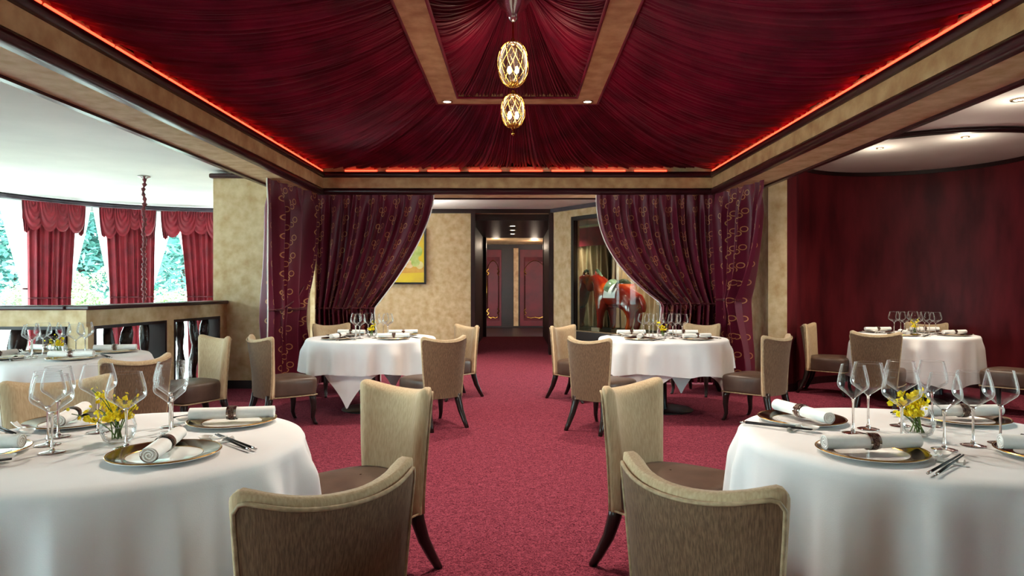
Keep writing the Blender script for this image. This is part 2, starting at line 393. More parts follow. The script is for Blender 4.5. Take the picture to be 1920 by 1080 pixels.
# led tubes in the cove
led = thing('cove_light', 'glowing red light tubes in the cove below the canopy', 'cove light', (0, 5.6, 2.79))
def led_run(ax_, c0, c1, fixed, n, gap):
    L_ = (c1 - c0)/n
    for i in range(n):
        a, b_ = c0 + i*L_ + gap/2, c0 + (i + 1)*L_ - gap/2
        m_ = MB()
        if ax_ == 'y': m_.tube([(fixed, a - 5.6, .0), (fixed, b_ - 5.6, .0)], .009, 8)
        else: m_.tube([(a, fixed - 5.6, 0), (b_, fixed - 5.6, 0)], .009, 8)
        m_.build('light_tube', 'led_red', led, smooth='all')
led_run('y', Y0, Y1, -XB - .0, 10, .03); led_run('y', Y0, Y1, XB + .0, 10, .03)
led_run('x', -2.3, 2.0, Y1 + .0, 8, .12); led_run('x', -2.3, 2.3, Y0 - .0, 8, .1)

# downlights
def downlight(px, py, z, name_lab, r=.04, power=0, warm=(1, .86, .68), angle=120, added_fill=0):
    d = F*(z - CAMH)/(VY - py); x = (px - VX)/F*d
    return dl_at(x, d, z, name_lab, r, power, warm, angle, added_fill)
def dl_at(x, y, z, lab, r=.04, power=0, warm=(1, .86, .68), angle=120, added_fill=0):
    t = thing('downlight', lab, 'downlight', (x, y, z), 0, 'recessed ceiling downlights')
    MB().lathe([(r*1.35, -.004), (r*1.35, -.009), (r, -.011), (r*.92, -.002), (r*1.3, -.002)], 20, cap=False).build('trim_ring', 'trim_metal', t, smooth=True)
    MB().lathe([(.001, -.0045), (r*.92, -.0045)], 20, cap=False).build('lens', 'lens', t)
    if power:
        lamp('SPOT', (x, y, z - .03), power, warm, .06, angle, .8)
    if added_fill:
        lamp('POINT', (x, y, z - .22), added_fill, warm, .05)  # added bare fill lamp below the ceiling, without a fixture
    return t
FZ = ZF - .03
for (x, y, lab) in ((-.745, 7.245, 'bright starry downlight at back left corner of gold ceiling frame'), (.745, 7.245, 'downlight at back right corner of gold ceiling frame'),
                    (-.745, 3.955, 'downlight at near left corner of gold ceiling frame'), (.745, 3.955, 'downlight at near right corner of gold ceiling frame')):
    dl_at(x, y, FZ, lab, .045, 230, (1, .87, .72), 125)
downlight(1650, 277, ZR, 'small downlight at left of the round alcove ceiling', .03, 80, added_fill=4.5)
downlight(1810, 256, ZR, 'small downlight at middle of the round alcove ceiling', .03, 80, added_fill=4.5)
downlight(1912, 186, ZR, 'larger downlight before the round alcove ceiling ring', .05, 100, added_fill=4.5)
for i, (x, y) in enumerate(((-1.7, 11.2), (0, 10.4), (1.6, 10.4))):  # fill downlights added out of sight behind the back beam
    dl_at(x, y, ZC, ['added unseen downlight above the gold back wall painting', 'added unseen downlight before the dark corridor opening', 'added unseen downlight before the horse display case'][i], .035, 90)

# ------------------------------------------------------------------ walls
# left bay glazing
def ang_of(px, r=BR):
    k = (px - VX)/F           # x = k*y on the arc (far intersection)
    a = k*k + 1; b = -2*(k*BC[0] + BC[1]); c = BC[0]**2 + BC[1]**2 - r*r
    y = (-b + math.sqrt(b*b - 4*a*c))/(2*a)
    return math.degrees(math.atan2(y - BC[1], k*y - BC[0]))
arcW = arcp(BC, BR, 60, 215, 44)[::-1]      # travel from left to right
wl = MB().sweep(arcW, [(-.0, -1.5), (.12, -1.5), (.12, -.55), (0, -.55)])
struct(wl.build('wall_bay', 'ceiling_white'), 'low white curved wall below the bay windows', 'wall')
ctop = MB().sweep(arcW, [(0, 2.66), (.12, 2.66), (.12, 2.8), (0, 2.8)]).build('trim_1', 'ceiling_white'); struct(ctop, 'white curved head above the bay windows', 'trim')
cor = MB().sweep(arcp(BC, BR - .12, 60, 215, 60)[::-1], bullnose(-.10, .12, ZC - .085, ZC - .002)).build('trim_2', 'moulding_grey', smooth=True)
struct(cor, 'dark grey curved cornice along the bay ceiling', 'trim')
edges = [215, 190, 166, ang_of(90), ang_of(247), ang_of(380), 68, 60]
for i in range(len(edges) - 1):
    a0, a1 = edges[i], edges[i + 1]
    if abs(a0 - a1) < 2: continue
    wn = thing('window_%d' % (i + 1), 'tall bay window pane number %d from the left looking onto the garden' % (i + 1), 'window', (0, 0, 0)); struct(wn)
    pth = arcp(BC, BR + .05, a0, a1, 10)
    MB().sweep(pth, [(0, -.5), (0, 2.66)], loop=False, capped=False).build('pane', 'pane_glass', wn, smooth='all')
    f_ = MB()
    for a in (a0 - .5, a1 + .5):
        p = arcp(BC, BR + .05, a, a, 1)[0]; f_.lathe([(.035, -.5), (.035, 2.66)], 8, (p[0], p[1], 0))
    f_.sweep(pth, [(-.03, -.55), (.03, -.55), (.03, -.48), (-.03, -.48)]).sweep(pth, [(-.03, 2.6), (.03, 2.6), (.03, 2.67), (-.03, 2.67)])
    f_.build('window_frame', 'ceiling_white', wn)
# straight left wall, wall behind, right wall, with unseen windows added for daylight
def wall_with_windows(name, axis, pos, a0, a1, holes, lab, thick=.12, z1=2.9, m='gold_plaster'):
    w_ = MB()
    def bx(a, b, z0, zz):
        if axis == 'x': w_.box(pos, pos + thick, a, b, z0, zz)
        else: w_.box(a, b, pos, pos + thick, z0, zz)
    c = a0
    for (h0, h1, hz0, hz1) in holes:
        bx(c, h0, 0, z1); bx(h0, h1, 0, hz0); bx(h0, h1, hz1, z1); c = h1
    bx(c, a1, 0, z1)
    struct(w_.build(name, m), lab, 'wall')
def added_window(n, axis, pos, h0, h1, z0, z1, lab):  # windows added out of view to let in more daylight
    wn = thing('window_%d' % n, lab, 'window'); struct(wn)
    f_ = MB(); p_ = MB(); mid = (h0 + h1)/2
    def bx(o, a, b, zz0, zz1, t0=.02, t1=.10):
        if axis == 'x': o.box(pos + t0, pos + t1, a, b, zz0, zz1)
        else: o.box(a, b, pos + t0, pos + t1, zz0, zz1)
    bx(f_, h0, h0 + .06, z0, z1); bx(f_, h1 - .06, h1, z0, z1); bx(f_, h0, h1, z0, z0 + .06); bx(f_, h0, h1, z1 - .06, z1); bx(f_, mid - .03, mid + .03, z0, z1)
    f_.build('window_frame', 'ceiling_white', wn); bx(p_, h0, h1, z0, z1, .055, .056); p_.build('pane', 'pane_glass', wn)
LH = [(-2.4, -.2, .5, 2.5), (.4, 2.6, .5, 2.5), (3.2, 5.6, .5, 2.5)]
wall_with_windows('wall_left', 'x', -7.85, -3.3, 8.2, LH, 'gold plaster wall with added windows left of the view')
for i, h in enumerate(LH): added_window(10 + i, 'x', -7.85, *h, 'added unseen side window left of the view, number %d' % (i + 1))
BH = [(-6.6, -4.6, .3, 2.55)]
wall_with_windows('wall_front', 'y', -3.3, -7.85, 6.4, BH, 'gold plaster wall with added windows behind the viewpoint')
for i, h in enumerate(BH): added_window(14 + i, 'y', -3.3, *h, 'added unseen window behind the viewpoint, number %d' % (i + 1))
wr = MB().sweep([(3.26, 8.32)] + arcp(RCN, RR, 158, -25, 50) + [(6.3, 7.0), (6.3, 5.4)], [(0, 0), (.12, 0), (.12, 2.9), (0, 2.9)])
struct(wr.build('wall_right', 'burgundy_lacquer', smooth=True), 'curved dark burgundy lacquered wall of the round alcove', 'wall')
RH = [(1.0, 3.2, .6, 2.5)]
wall_with_windows('wall_side', 'x', 6.3, -3.3, 5.4, RH, 'burgundy wall with added windows right of the view', m='burgundy_lacquer')
for i, h in enumerate(RH): added_window(20 + i, 'x', 6.3, *h, 'added unseen side window right of the view, number %d' % (i + 1))
rp = [(3.26, 8.32)] + arcp(RCN, RR, 158, -25, 50) + [(6.3, 7.0)]
struct(MB().sweep(rp, [(-.02, 0), (.0, 0), (.0, .09), (-.02, .09)]).build('baseboard_right', 'dark_lacquer'), 'dark skirting below the curved burgundy wall', 'baseboard')
struct(MB().sweep(arcp(RCN, RR - .0, 0, 360, 72)[:-1], bullnose(-.05, .02, ZR - .05, ZR - .002), closed=True).build('trim_3', 'dark_lacquer', smooth=True), 'dark ring moulding on the alcove ceiling', 'trim')

# piers and partitions
struct(MB().box(-3.84, -2.98, 8.62, 9.25, 0, ZC - .1).build('column_left', 'gold_plaster'), 'broad gold plaster pier left of the ringed curtains', 'column')
struct(MB().box(-3.88, -2.96, 8.57, 9.3, ZC - .1, ZC - .04).build('trim_4', 'moulding', bevel=.02), 'dark moulding capping the gold left pier', 'trim')
struct(MB().box(-3.86, -2.97, 8.595, 8.62, 0, .1).build('baseboard_left', 'dark_lacquer'), 'dark skirting at the foot of the gold left pier', 'baseboard')
struct(MB().box(-3.86, -3.74, 9.25, 13.0, -1.5, .3).box(-3.86, -3.74, 12.6, 13.0, .3, 2.9).build('wall_partition', 'gold_plaster'), 'gold partition between the bay and the back passage', 'wall')
struct(MB().box(3.05, 3.28, 8.3, 9.4, 0, ZR).build('column_right', 'gold_plaster'), 'narrow gold plaster pier right of the ringed curtains', 'column')
for s_ in (-1, 1):
    struct(MB().box(s_*2.84 - .06, s_*2.84 + .06, 9.05, 9.17, 0, Z0).build('column_post', 'gold_plaster', bevel=.008),
           'slim gold post between the ringed curtains at the %s corner' % ('left' if s_ < 0 else 'right'), 'post')
YW = 12.9; XC0, XC1 = atd(885, YW), atd(1035, YW)
wb = MB().box(-3.86, XC0, YW, YW + .15, 0, ZC); wb.box(XC0, XC1, YW, YW + .15, zat(400, YW), ZC + .1)
struct(wb.build('wall_back', 'gold_plaster'), 'mottled gold plaster wall at the back with a painting', 'wall')
struct(MB().box(-3.86, XC1, YW - .04, YW, zat(400, YW), ZC - .002).build('trim_5', 'dark_lacquer'), 'dark cornice along the top of the back wall', 'trim')
struct(MB().box(-3.8, XC0 - .0, YW - .02, YW, 0, .1).build('baseboard_back', 'dark_lacquer'), 'dark skirting below the gold back wall', 'baseboard')
struct(MB().box(XC0 - .02, XC0 + .06, YW - .05, YW + .3, 0, zat(400, YW)).box(XC1 - .06, XC1 + .02, YW - .05, YW + .3, 0, zat(400, YW)).build('trim_6', 'dark_lacquer'), 'dark lacquered jambs of the corridor opening', 'trim')

# angled wall with the display niche
WA = Vector((XC1, YW)); WD = Vector((.584, -.8117)); WN = Vector((.8117, .584))      # along, away from the viewer
def wp(s, t, z=None):
    p = WA + WD*s + WN*t
    return (p.x, p.y) if z is None else (p.x, p.y, z)
def wbox(m_, s0, s1, t0, t1, z0, z1): m_.prism([wp(s0, t0), wp(s1, t0), wp(s1, t1), wp(s0, t1)], z0, z1); return m_
NS0, NS1, NZ0, NZ1, ND, WE = .65, 2.75, .5, 2.5, .95, 4.2
wa = MB(); wbox(wa, 0, NS0, 0, .12, 0, ZC); wbox(wa, NS1, 3.05, 0, .12, 0, ZC); wbox(wa, 3.05, 4.1, 0, .12, 0, .2); wbox(wa, 3.05, 4.1, 0, .12, 2.62, ZC); wbox(wa, 4.1, WE, 0, .12, 0, ZC); wbox(wa, NS0, NS1, 0, .12, NZ1, ZC); wbox(wa, NS0, NS1, 0, .12, 0, NZ0)
struct(wa.build('wall_angled', 'gold_plaster'), 'pale gold angled wall holding the horse display case', 'wall')
struct(wbox(MB(), -.02, WE, -.05, 0, ZC - .07, ZC - .002).build('trim_7', 'moulding_grey'), 'dark cornice along the angled gold wall', 'trim')
struct(wbox(MB(), 0, WE, -.02, 0, 0, .1).build('baseboard_angled', 'dark_lacquer'), 'dark skirting below the angled gold wall', 'baseboard')
wn = thing('window_24', 'added unseen window in the angled wall behind the right curtain', 'window'); struct(wn)  # added behind the curtain to bring daylight to the back ceiling
wf_ = MB(); wbox(wf_, 3.05, 3.11, .02, .1, .2, 2.62); wbox(wf_, 4.04, 4.1, .02, .1, .2, 2.62); wbox(wf_, 3.11, 4.04, .02, .1, .2, .26); wbox(wf_, 3.11, 4.04, .02, .1, 2.56, 2.62)
wf_.build('window_frame', 'ceiling_white', wn); wbox(MB(), 3.11, 4.04, .055, .057, .26, 2.56).build('pane', 'pane_glass', wn)
case = thing('display_case', 'glazed display niche with dark frame and gold drape backdrop', 'display case', (*wp(1.7, 0), 0))
def cadd(m_, name, mt, **k):
    o = m_.build(name, mt, None, **k); o.parent = case; o.matrix_parent_inverse = Matrix.Translation(-Vector(case.location)); return o
m_ = MB(); wbox(m_, NS0 - .05, NS0 + .02, -.04, .06, NZ0 - .3, NZ1 + .05); wbox(m_, NS1 - .02, NS1 + .05, -.04, .06, NZ0 - .3, NZ1 + .05)
wbox(m_, NS0, NS1, -.04, .06, NZ1 - .02, NZ1 + .05); wbox(m_, NS0, NS1, -.04, .06, NZ0 - .3, NZ0 - .02); cadd(m_, 'frame', 'black_frame')
cadd(wbox(MB(), NS0, NS1, .0, ND, NZ0 - .12, NZ0), 'plinth', 'base_metal')
cadd(wbox(MB(), NS0, NS1, ND, ND + .04, NZ0, NZ1), 'back_panel', 'gold_plaster')
cadd(wbox(MB(), NS0 - .03, NS0, .06, ND, NZ0, NZ1), 'mirror_side', 'mirror')
cadd(wbox(MB(), NS1, NS1 + .03, .06, ND, NZ0, NZ1), 'side_panel', 'gold_plaster')
cadd(wbox(MB(), NS0, NS1, .0, ND, NZ1, NZ1 + .03), 'top_panel', 'ceiling_white')
cadd(wbox(MB(), NS0 + .02, NS1 - .02, .01, .016, NZ0, NZ1), 'glass_front', 'case_glass')
cadd(wbox(MB(), NS0 + .30, NS0 + .33, .01, .04, NZ0, NZ1), 'glass_post', 'case_glass')
cadd(wbox(MB(), NS0 + .02, NS1 - .1, ND - .12, ND - .09, NZ1 - .42, NZ1 - .06), 'valance', 'swag_red')
def drp(u, v):
    s = NS0 + .05 + u*1.35; t = ND - .06 - .03*math.sin(u*60 + v*3) - .02*math.sin(u*23 - v*5)
    return wp(s, t, NZ1 - .4 - v*(NZ1 - .4 - NZ0 - .02))
cadd(MB().quad_grid(drp, 160, 12), 'drape', 'drape_gold', smooth='all')
cadd(wbox(MB(), NS0 + .42, NS0 + .62, .03, .05, NZ0 - .0, NZ0 + .07), 'plaque', 'silver')
p = wp(1.6, .4); lamp('SPOT', (p[0], p[1], NZ1 - .05), 130, (1, .88, .75), .05, 130, .8, name='case_lamp')

# corridor
XD0, XD1 = XC0 - .02, XC1 + .02
YE = 17.5
for (x0, x1, n) in ((XD0 - .1, XD0, 'wall_corridor_left'), (XD1, XD1 + .1, 'wall_corridor_right')):
    struct(MB().box(x0, x1, YW + .15, YE, 0, 2.8).build(n, 'dark_lacquer'), 'dark lacquered %s side wall of the corridor' % n.split('_')[-1], 'wall')
struct(MB().box(XD0 - .1, XD1 + .1, YW + .15, YE + .2, 2.55, 2.85).build('ceiling_corridor', 'dark_lacquer'), 'dark lacquered corridor ceiling', 'ceiling')
pf0, pf1 = atd(908, YE), atd(1022, YE)
struct(MB().box(XD0, pf0 + .05, YE, YE + .2, 0, 2.6).box(pf1 - .05, XD1, YE, YE + .2, 0, 2.6).box(pf0, pf1, YE, YE + .2, zat(436, YE), 2.75).build('trim_8', 'dark_lacquer'), 'dark inner door frame at the end of the corridor', 'trim')
struct(MB().box(-1.6, 1.6, YE + .2, 22.5, 2.62, 2.7).build('ceiling_lobby', 'gold_fascia'), 'warm gold lobby ceiling beyond the corridor', 'ceiling')
struct(MB().box(-1.7, -1.6, YE + .2, 22.5, 0, 2.7).box(1.6, 1.7, YE + .2, 22.5, 0, 2.7).build('wall_lobby', 'dark_lacquer'), 'dark side walls of the lobby beyond the corridor', 'wall')
YL = 21.5
struct(MB().box(-1.7, 1.7, YL + .06, YL + .2, 0, 2.7).build('wall_lobby_end', 'dark_lacquer'), 'dark end wall of the lobby beyond the corridor', 'wall')
def panelled_door(n, x0, x1, y, lab, handle):
    t = thing('door_%d' % n, lab, 'door', ((x0 + x1)/2, y, 0)); struct(t)
    hw = (x1 - x0)/2
    MB().box(-hw, hw, 0, .06, .05, 2.45).build('leaf', 'door_red', t)
    iw = hw*.68
    MB().box(-iw - .03, iw + .03, -.012, 0, .22, 2.22).build('raised_panel', 'burgundy_lacquer', t, bevel=.006)
    MB().box(-iw + .02, iw - .02, -.022, -.012, .34, 2.08).build('inner_panel', 'door_red', t, bevel=.006)
    g = MB(); y_ = -.03
    g.tube([(-iw, y_, .3), (-iw, y_, 1.85), (-iw*.75, y_, 1.98), (-iw*.5, y_, 2.05), (-iw*.2, y_, 2.1), (0, y_, 2.12), (iw*.2, y_, 2.1), (iw*.5, y_, 2.05), (iw*.75, y_, 1.98), (iw, y_, 1.85), (iw, y_, .3)], .008, 5)
    g.tube([(-iw*.8, y_, .34), (-iw*.4, y_, .3), (0, y_, .33), (iw*.4, y_, .3), (iw*.8, y_, .34)], .012, 5)
    g.build('gilt_moulding', 'gold', t)
    for sx in (-1, 1):
        for z in (.5, 1.75):
            MB().tube([(sx*iw, y_, z - .1), (sx*(iw - .05), y_, z - .04), (sx*(iw + .03), y_, z + .02), (sx*(iw - .04), y_, z + .1)], .012, 5).build('gilt_ornament', 'gold', t)
    if handle: MB().tube([(-hw + .06, -.06, .8), (-hw + .06, -.06, 1.5)], .015, 6).build('handle', 'gold', t, smooth='all')
    return t
panelled_door(1, atd(975, YL), atd(1031, YL), YL, 'red panelled door with gilt scrollwork at the corridor end', False)
panelled_door(2, atd(909, YL), atd(940, YL), YL, 'narrow red panelled door with gilt scrollwork and handle', True)
struct(MB().box(atd(963, YL), atd(972, YL), YL - .02, YL + .06, .05, 2.5).build('trim_9', 'gold_fascia'), 'vertical gold strip between the lobby doors', 'trim')
for i, d in enumerate((14.2, 15.2, 16.3)):
    dl_at(atd(961, d), d, 2.55, ['nearest corridor ceiling downlight', 'middle corridor ceiling downlight', 'farthest corridor ceiling downlight'][i] + ' before the red doors', .07, 8)
lamp('POINT', (.5, 19.8, 2.45), 14, (1, .8, .6), .1, name='lobby_lamp'); lamp('POINT', (-.6, 19.2, 2.45), 8, (1, .8, .6), .1, name='lobby_lamp')

# ------------------------------------------------------------------ curtains
def smooth01(x): x = max(0, min(1, x)); return x*x*(3 - 2*x)
def curtain(name, label, A, B, z1, z0, folds, amp, full, ztie=None, tie=(0, 1), bot=(0, 1), mt='curtain_rings', nrm=None, nu=220, nv=44,
            seed=1, cat='curtain', lining=None, cord=None, power=1.5, group=None, pile=.02):
    A, B = Vector(A), Vector(B); L_ = (B - A).length; D = (B - A)/L_
    Nn = Vector((D.y, -D.x)) if nrm is None else Vector(nrm)
    rnd = random.Random(seed); ph = [rnd.uniform(0, 6.28) for _ in range(6)]
    base = A.lerp(B, .5)
    t = thing(name, label, cat, (base.x, base.y, z0), 0, group)
    def lohi(z):
        if ztie is None: return 0., 1.
        if z >= ztie:
            k = ((z1 - z)/(z1 - ztie))**power
            return tie[0]*k, 1 - (1 - tie[1])*k
        k = smooth01((ztie - z)/(ztie - z0)*1.3)
        return tie[0] + (bot[0] - tie[0])*k, tie[1] + (bot[1] - tie[1])*k
    def P(s, z):
        lo, hi = lohi(z); comp = hi - lo
        q = s + .012*math.sin(s*29 + ph[0])
        k = q*folds*2*PI
        top = smooth01((z1 - z)/.35)
        d = (math.sin(k) + .45*math.sin(k*.53 + ph[1]) + .3*math.sin(k*1.7 + ph[2] + (z1 - z)*.8))
        g = amp*(.35 + .65*top)
        if ztie is not None: g *= .8 + .7*(1 - comp)*math.exp(-((z - ztie)/.5)**2)
        if ztie is not None: bulge = pile*math.sin(PI*s)*math.exp(-((z - ztie)/.12)**2)
        else: bulge = 0
        a = (lo + s*comp)*L_ + .25*amp*math.cos(k)*top
        p = A + D*a + Nn*(g*d + bulge + .06)
        return (p.x - base.x, p.y - base.y, z - z0)
    m_ = MB(); m_.uv = []
    def fn(u, v):
        z = z1 + (z0 - z1)*v; m_.uv.append((u*full, (z0 - z1)*v)); return P(u, z)
    m_.quad_grid(fn, nu, nv)
    m_.build('panel', mt, t, smooth='all')
    if lining is not None:
        s_ = lining; sg = -1 if s_ < .5 else 1
        MB().tube([P(s_, z1 + (z0 - z1)*i/40) for i in range(41)], .008, 6).build('lining_edge', 'napkin', t, smooth='all')
    # gathered header
    if ztie is not None:
        loop = [Vector(P(s, ztie)) + Vector((Nn.x, Nn.y, 0))*.012 for s in [i/24 for i in range(25)]]
        MB().tube(loop, .013, 6).build('tieback', 'cord_velvet', t, smooth='all')
        if cord:
            a = Vector(P(cord[0], ztie)) + Vector((Nn.x, Nn.y, 0))*.04; b = Vector((cord[1][0] - base.x, cord[1][1] - base.y, cord[1][2] - z0))
            pts = [a.lerp(b, i/14) + Vector((Nn.x, Nn.y, 0))*.05*math.sin(PI*i/14) - Vector((0, 0, .16))*math.sin(PI*i/14) for i in range(15)]
            MB().tube(pts, .010, 6).build('tieback_cord', 'cord_velvet', t, smooth='all')
    return t
ZT = Z0 + .004
XS = 2.76
curtain('side_curtain', 'burgundy ring patterned curtain along the left beam beside the gold pier', (-2.84, 7.55), (-2.66, 8.84), ZT,   .02, 6.5, .085, 2.6, 1.02, (.02, .62), (0, .8),
        nrm=(.99, .14), seed=3, lining=0.0, cord=(.05, (-XS + .1, 8.9, 1.75)), power=2.4)
curtain('side_curtain', 'burgundy ring patterned curtain along the right beam beside the narrow pier', (2.86, 7.72), (2.64, 8.86), ZT,   .02, 6.5, .075, 2.4, 1.12, (.36, .8), (.2, .95),
        nrm=(-.98, -.19), seed=4, cord=(.1, (XS - .1, 8.9, 1.85)), power=2.2)
yb = 9.02
curtain('back_curtain', 'burgundy ring patterned curtain swept left beside the painting', (-2.66, yb), (atd(815, yb), yb), ZT,   .02, 13, .046, 3.1, 1.0, (0, .5), (0, .55),
        nrm=(0, -1), seed=5, lining=1.0, power=1.55, nu=300)
curtain('back_curtain', 'burgundy ring patterned curtain swept right before the display case', (atd(1117, yb), yb), (2.66, yb), ZT,   .02, 13, .046, 3.1, 1.06, (.53, 1), (.46, 1),
        nrm=(0, -1), seed=6, lining=0.0, power=2.4, nu=300)

# bay window curtains, swags and sheers
def bay(px, r):
    a = math.radians(ang_of(px, r)); return (BC[0] + r*math.cos(a), BC[1] + r*math.sin(a))
def swag_valance(label, px0, px1, n, seed):
    r = BR - .30; A, B = Vector(bay(px0, r)), Vector(bay(px1, r)); L_ = (B - A).length; D = (B - A)/L_; Nn = Vector((D.y, -D.x))
    if Nn.dot(-A) < 0: Nn = -Nn
    base = A.lerp(B, .5); t = thing('swag_valance', label, 'valance', (base.x, base.y, 2.66), 0, 'swagged valances over the bay windows')
    rnd = random.Random(seed)
    def loc(a, off, z): p = A + D*a + Nn*off; return (p.x - base.x, p.y - base.y, z - 2.66)
    for i in range(n):
        wd = L_/n*.66; c = wd + (L_ - 2*wd)*i/(n - 1); h = rnd.uniform(.36, .5) if 0 < i < n - 1 else rnd.uniform(.46, .54); off0 = .03 + .025*(i % 2)
        def fn(u, v, c=c, wd=wd, h=h, off0=off0):
            a = PI*u; rr = v
            bul = .05*math.sin(PI*min(1, rr*.9))*math.sin(a)**.5 if 0 < u < 1 else 0
            return loc(c + wd*rr*math.cos(a), off0 + bul + .014*math.sin(rr*26 + i), 2.655 - h*rr*abs(math.sin(a))**.75)
        MB().quad_grid(fn, 22, 22).build('swag', 'swag_red', t, smooth='all')
    for s_ in (0, 1):
        def fn(u, v, s_=s_):
            a = (u - .5)*.15; return loc(.06 + s_*(L_ - .12) + a*(1 - .5*v*v), .02 + .02*math.cos(u*18), 2.655 - .52*v*(1 - .15*abs(u - .5)))
        MB().quad_grid(fn, 16, 8).build('tail', 'swag_red', t, smooth='all')
    MB().quad_grid(lambda u, v: loc(u*L_, .02 + .012*math.sin(u*50), 2.655 - .3*v), 60, 4).build('backing', 'swag_red', t, smooth='all')
    return t
BZ = -.5
for i, (p0, p1, t0, t1, lab) in enumerate(((46, 140, .03, .88, 'leftmost'), (194, 290, .10, .97, 'middle'), (335, 440, .16, .9, 'rightmost'))):
    A_, B_ = bay(p0, BR - .2), bay(p1, BR - .2)
    curtain('window_curtain', '%s plain burgundy curtain hanging at the bay windows' % lab, A_, B_, 2.64, BZ, 8, .03, 2, 1.1, (t0, t1), (t0 + .02, t1), mt='swag_red', nrm=None,
            seed=20 + i, nu=120, nv=24, power=.8, group='burgundy curtains at the bay windows', pile=0)
swag_valance('burgundy swagged valance over the leftmost bay curtain', 40, 157, 4, 1)
swag_valance('burgundy swagged valance over the middle bay curtain', 187, 291, 4, 2)
swag_valance('burgundy swagged valance over the rightmost bay curtain', 304, 425, 4, 3)
for i, (p0, p1, ti, lab) in enumerate(((-10, 62, (.62, 1), 'left of the leftmost burgundy curtain'), (128, 168, (0, .05), 'right of the leftmost burgundy curtain'),
                                       (172, 215, (.72, 1), 'left of the middle burgundy curtain'), (284, 328, (0, .06), 'right of the middle burgundy curtain'),
                                       (326, 372, (.75, 1), 'left of the rightmost burgundy curtain'))):
    curtain('sheer_curtain', 'white sheer drape swept to the window side, ' + lab, bay(p0, BR - .1), bay(p1, BR - .1), 2.66, BZ, 6, .018, 1.5,
            1.25, ti, (ti[0], ti[1]), mt='sheer_white', seed=40 + i, nu=80, nv=20, power=1.1, group='white sheers at the bay windows', pile=0)
for i, (a0, a1, lab) in enumerate(((200, 152, 'left part'), (152, 118, 'middle part'), (118, 66, 'right part'))):  # translucent sheets added so daylight whitens the balustrade gaps
    pth = arcp(BC, BR - .03, a0, a1, 60); m_ = MB()
    def fn(u, v, a0=a0, a1=a1):
        a = math.radians(a0 + (a1 - a0)*u); r = BR - .04 + .012*math.sin(u*170); return (BC[0] + r*math.cos(a), BC[1] + r*math.sin(a), .72 - 1.22*v)
    tag(MB().quad_grid(fn, 200, 3).build('added_sheer', 'sheer_white', smooth='all'), 'added low white sheer across the %s of the bay windows' % lab, 'curtain', 'added low sheers at the bay windows')

# velvet covered chandelier cord in the stairwell
cx, cy = at(270, 330, ZC)
ck = thing('chandelier_cord', 'gathered burgundy velvet chandelier cord hanging in the stairwell', 'cord', (cx, cy, ZC))
MB().lathe([(.001, 0), (.075, 0), (.08, -.012), (.05, -.025), (.02, -.04)], 20, cap=False).build('ceiling_rose', 'silver', ck, smooth=True)
rr_, pth = [], []
for i in range(150):
    z = -.03 - i*.02
    rr_.append(.022 + .010*math.sin(i*1.9) + .006*random.uniform(-1, 1)); pth.append((.008*math.sin(i*.5), .008*math.cos(i*.43), z))
MB().tube(pth, rr_, 8).build('velvet_sleeve', 'cord_velvet', ck, smooth='all')

# ------------------------------------------------------------------ balustrade
BH_, BT = 1.11, .2
def baluster_mesh(seed):
    rnd = random.Random(seed); m_ = MB(); pr = []
    key = [(0, .06), (.05, .075), (.12, .055), (.22, .078), (.34, .085), (.46, .062), (.52, .048), (.60, .07), (.70, .088), (.78, .085), (.86, .06), (.9, .03)]
    key = [(z, r*rnd.uniform(.88, 1.12)) for z, r in key]
    n, mm = 18, 34
    def rad(z):
        for (a, b) in zip(key[:-1], key[1:]):
            if a[0] <= z <= b[0]:
                k = (z - a[0])/(b[0] - a[0]); k = k*k*(3 - 2*k); return a[1] + (b[1] - a[1])*k
        return .03
    tw = rnd.uniform(-3, 3); p1 = rnd.uniform(0, 6)
    def fn(u, v):
        z = v*.9; a = 2*PI*u
        r = rad(z)*(1 + .13*math.sin(3*a + tw*z*3 + p1) + .07*math.sin(5*a - 9*z))
        return (r*math.cos(a)*1.05 + .02*math.sin(z*9 + p1), r*math.sin(a)*.9, z*.8/.9)
    m_.quad_grid(fn, n, mm, wrap=True)
    return m_
bal_protos = [baluster_mesh(s) for s in range(5)]
bal_data = []
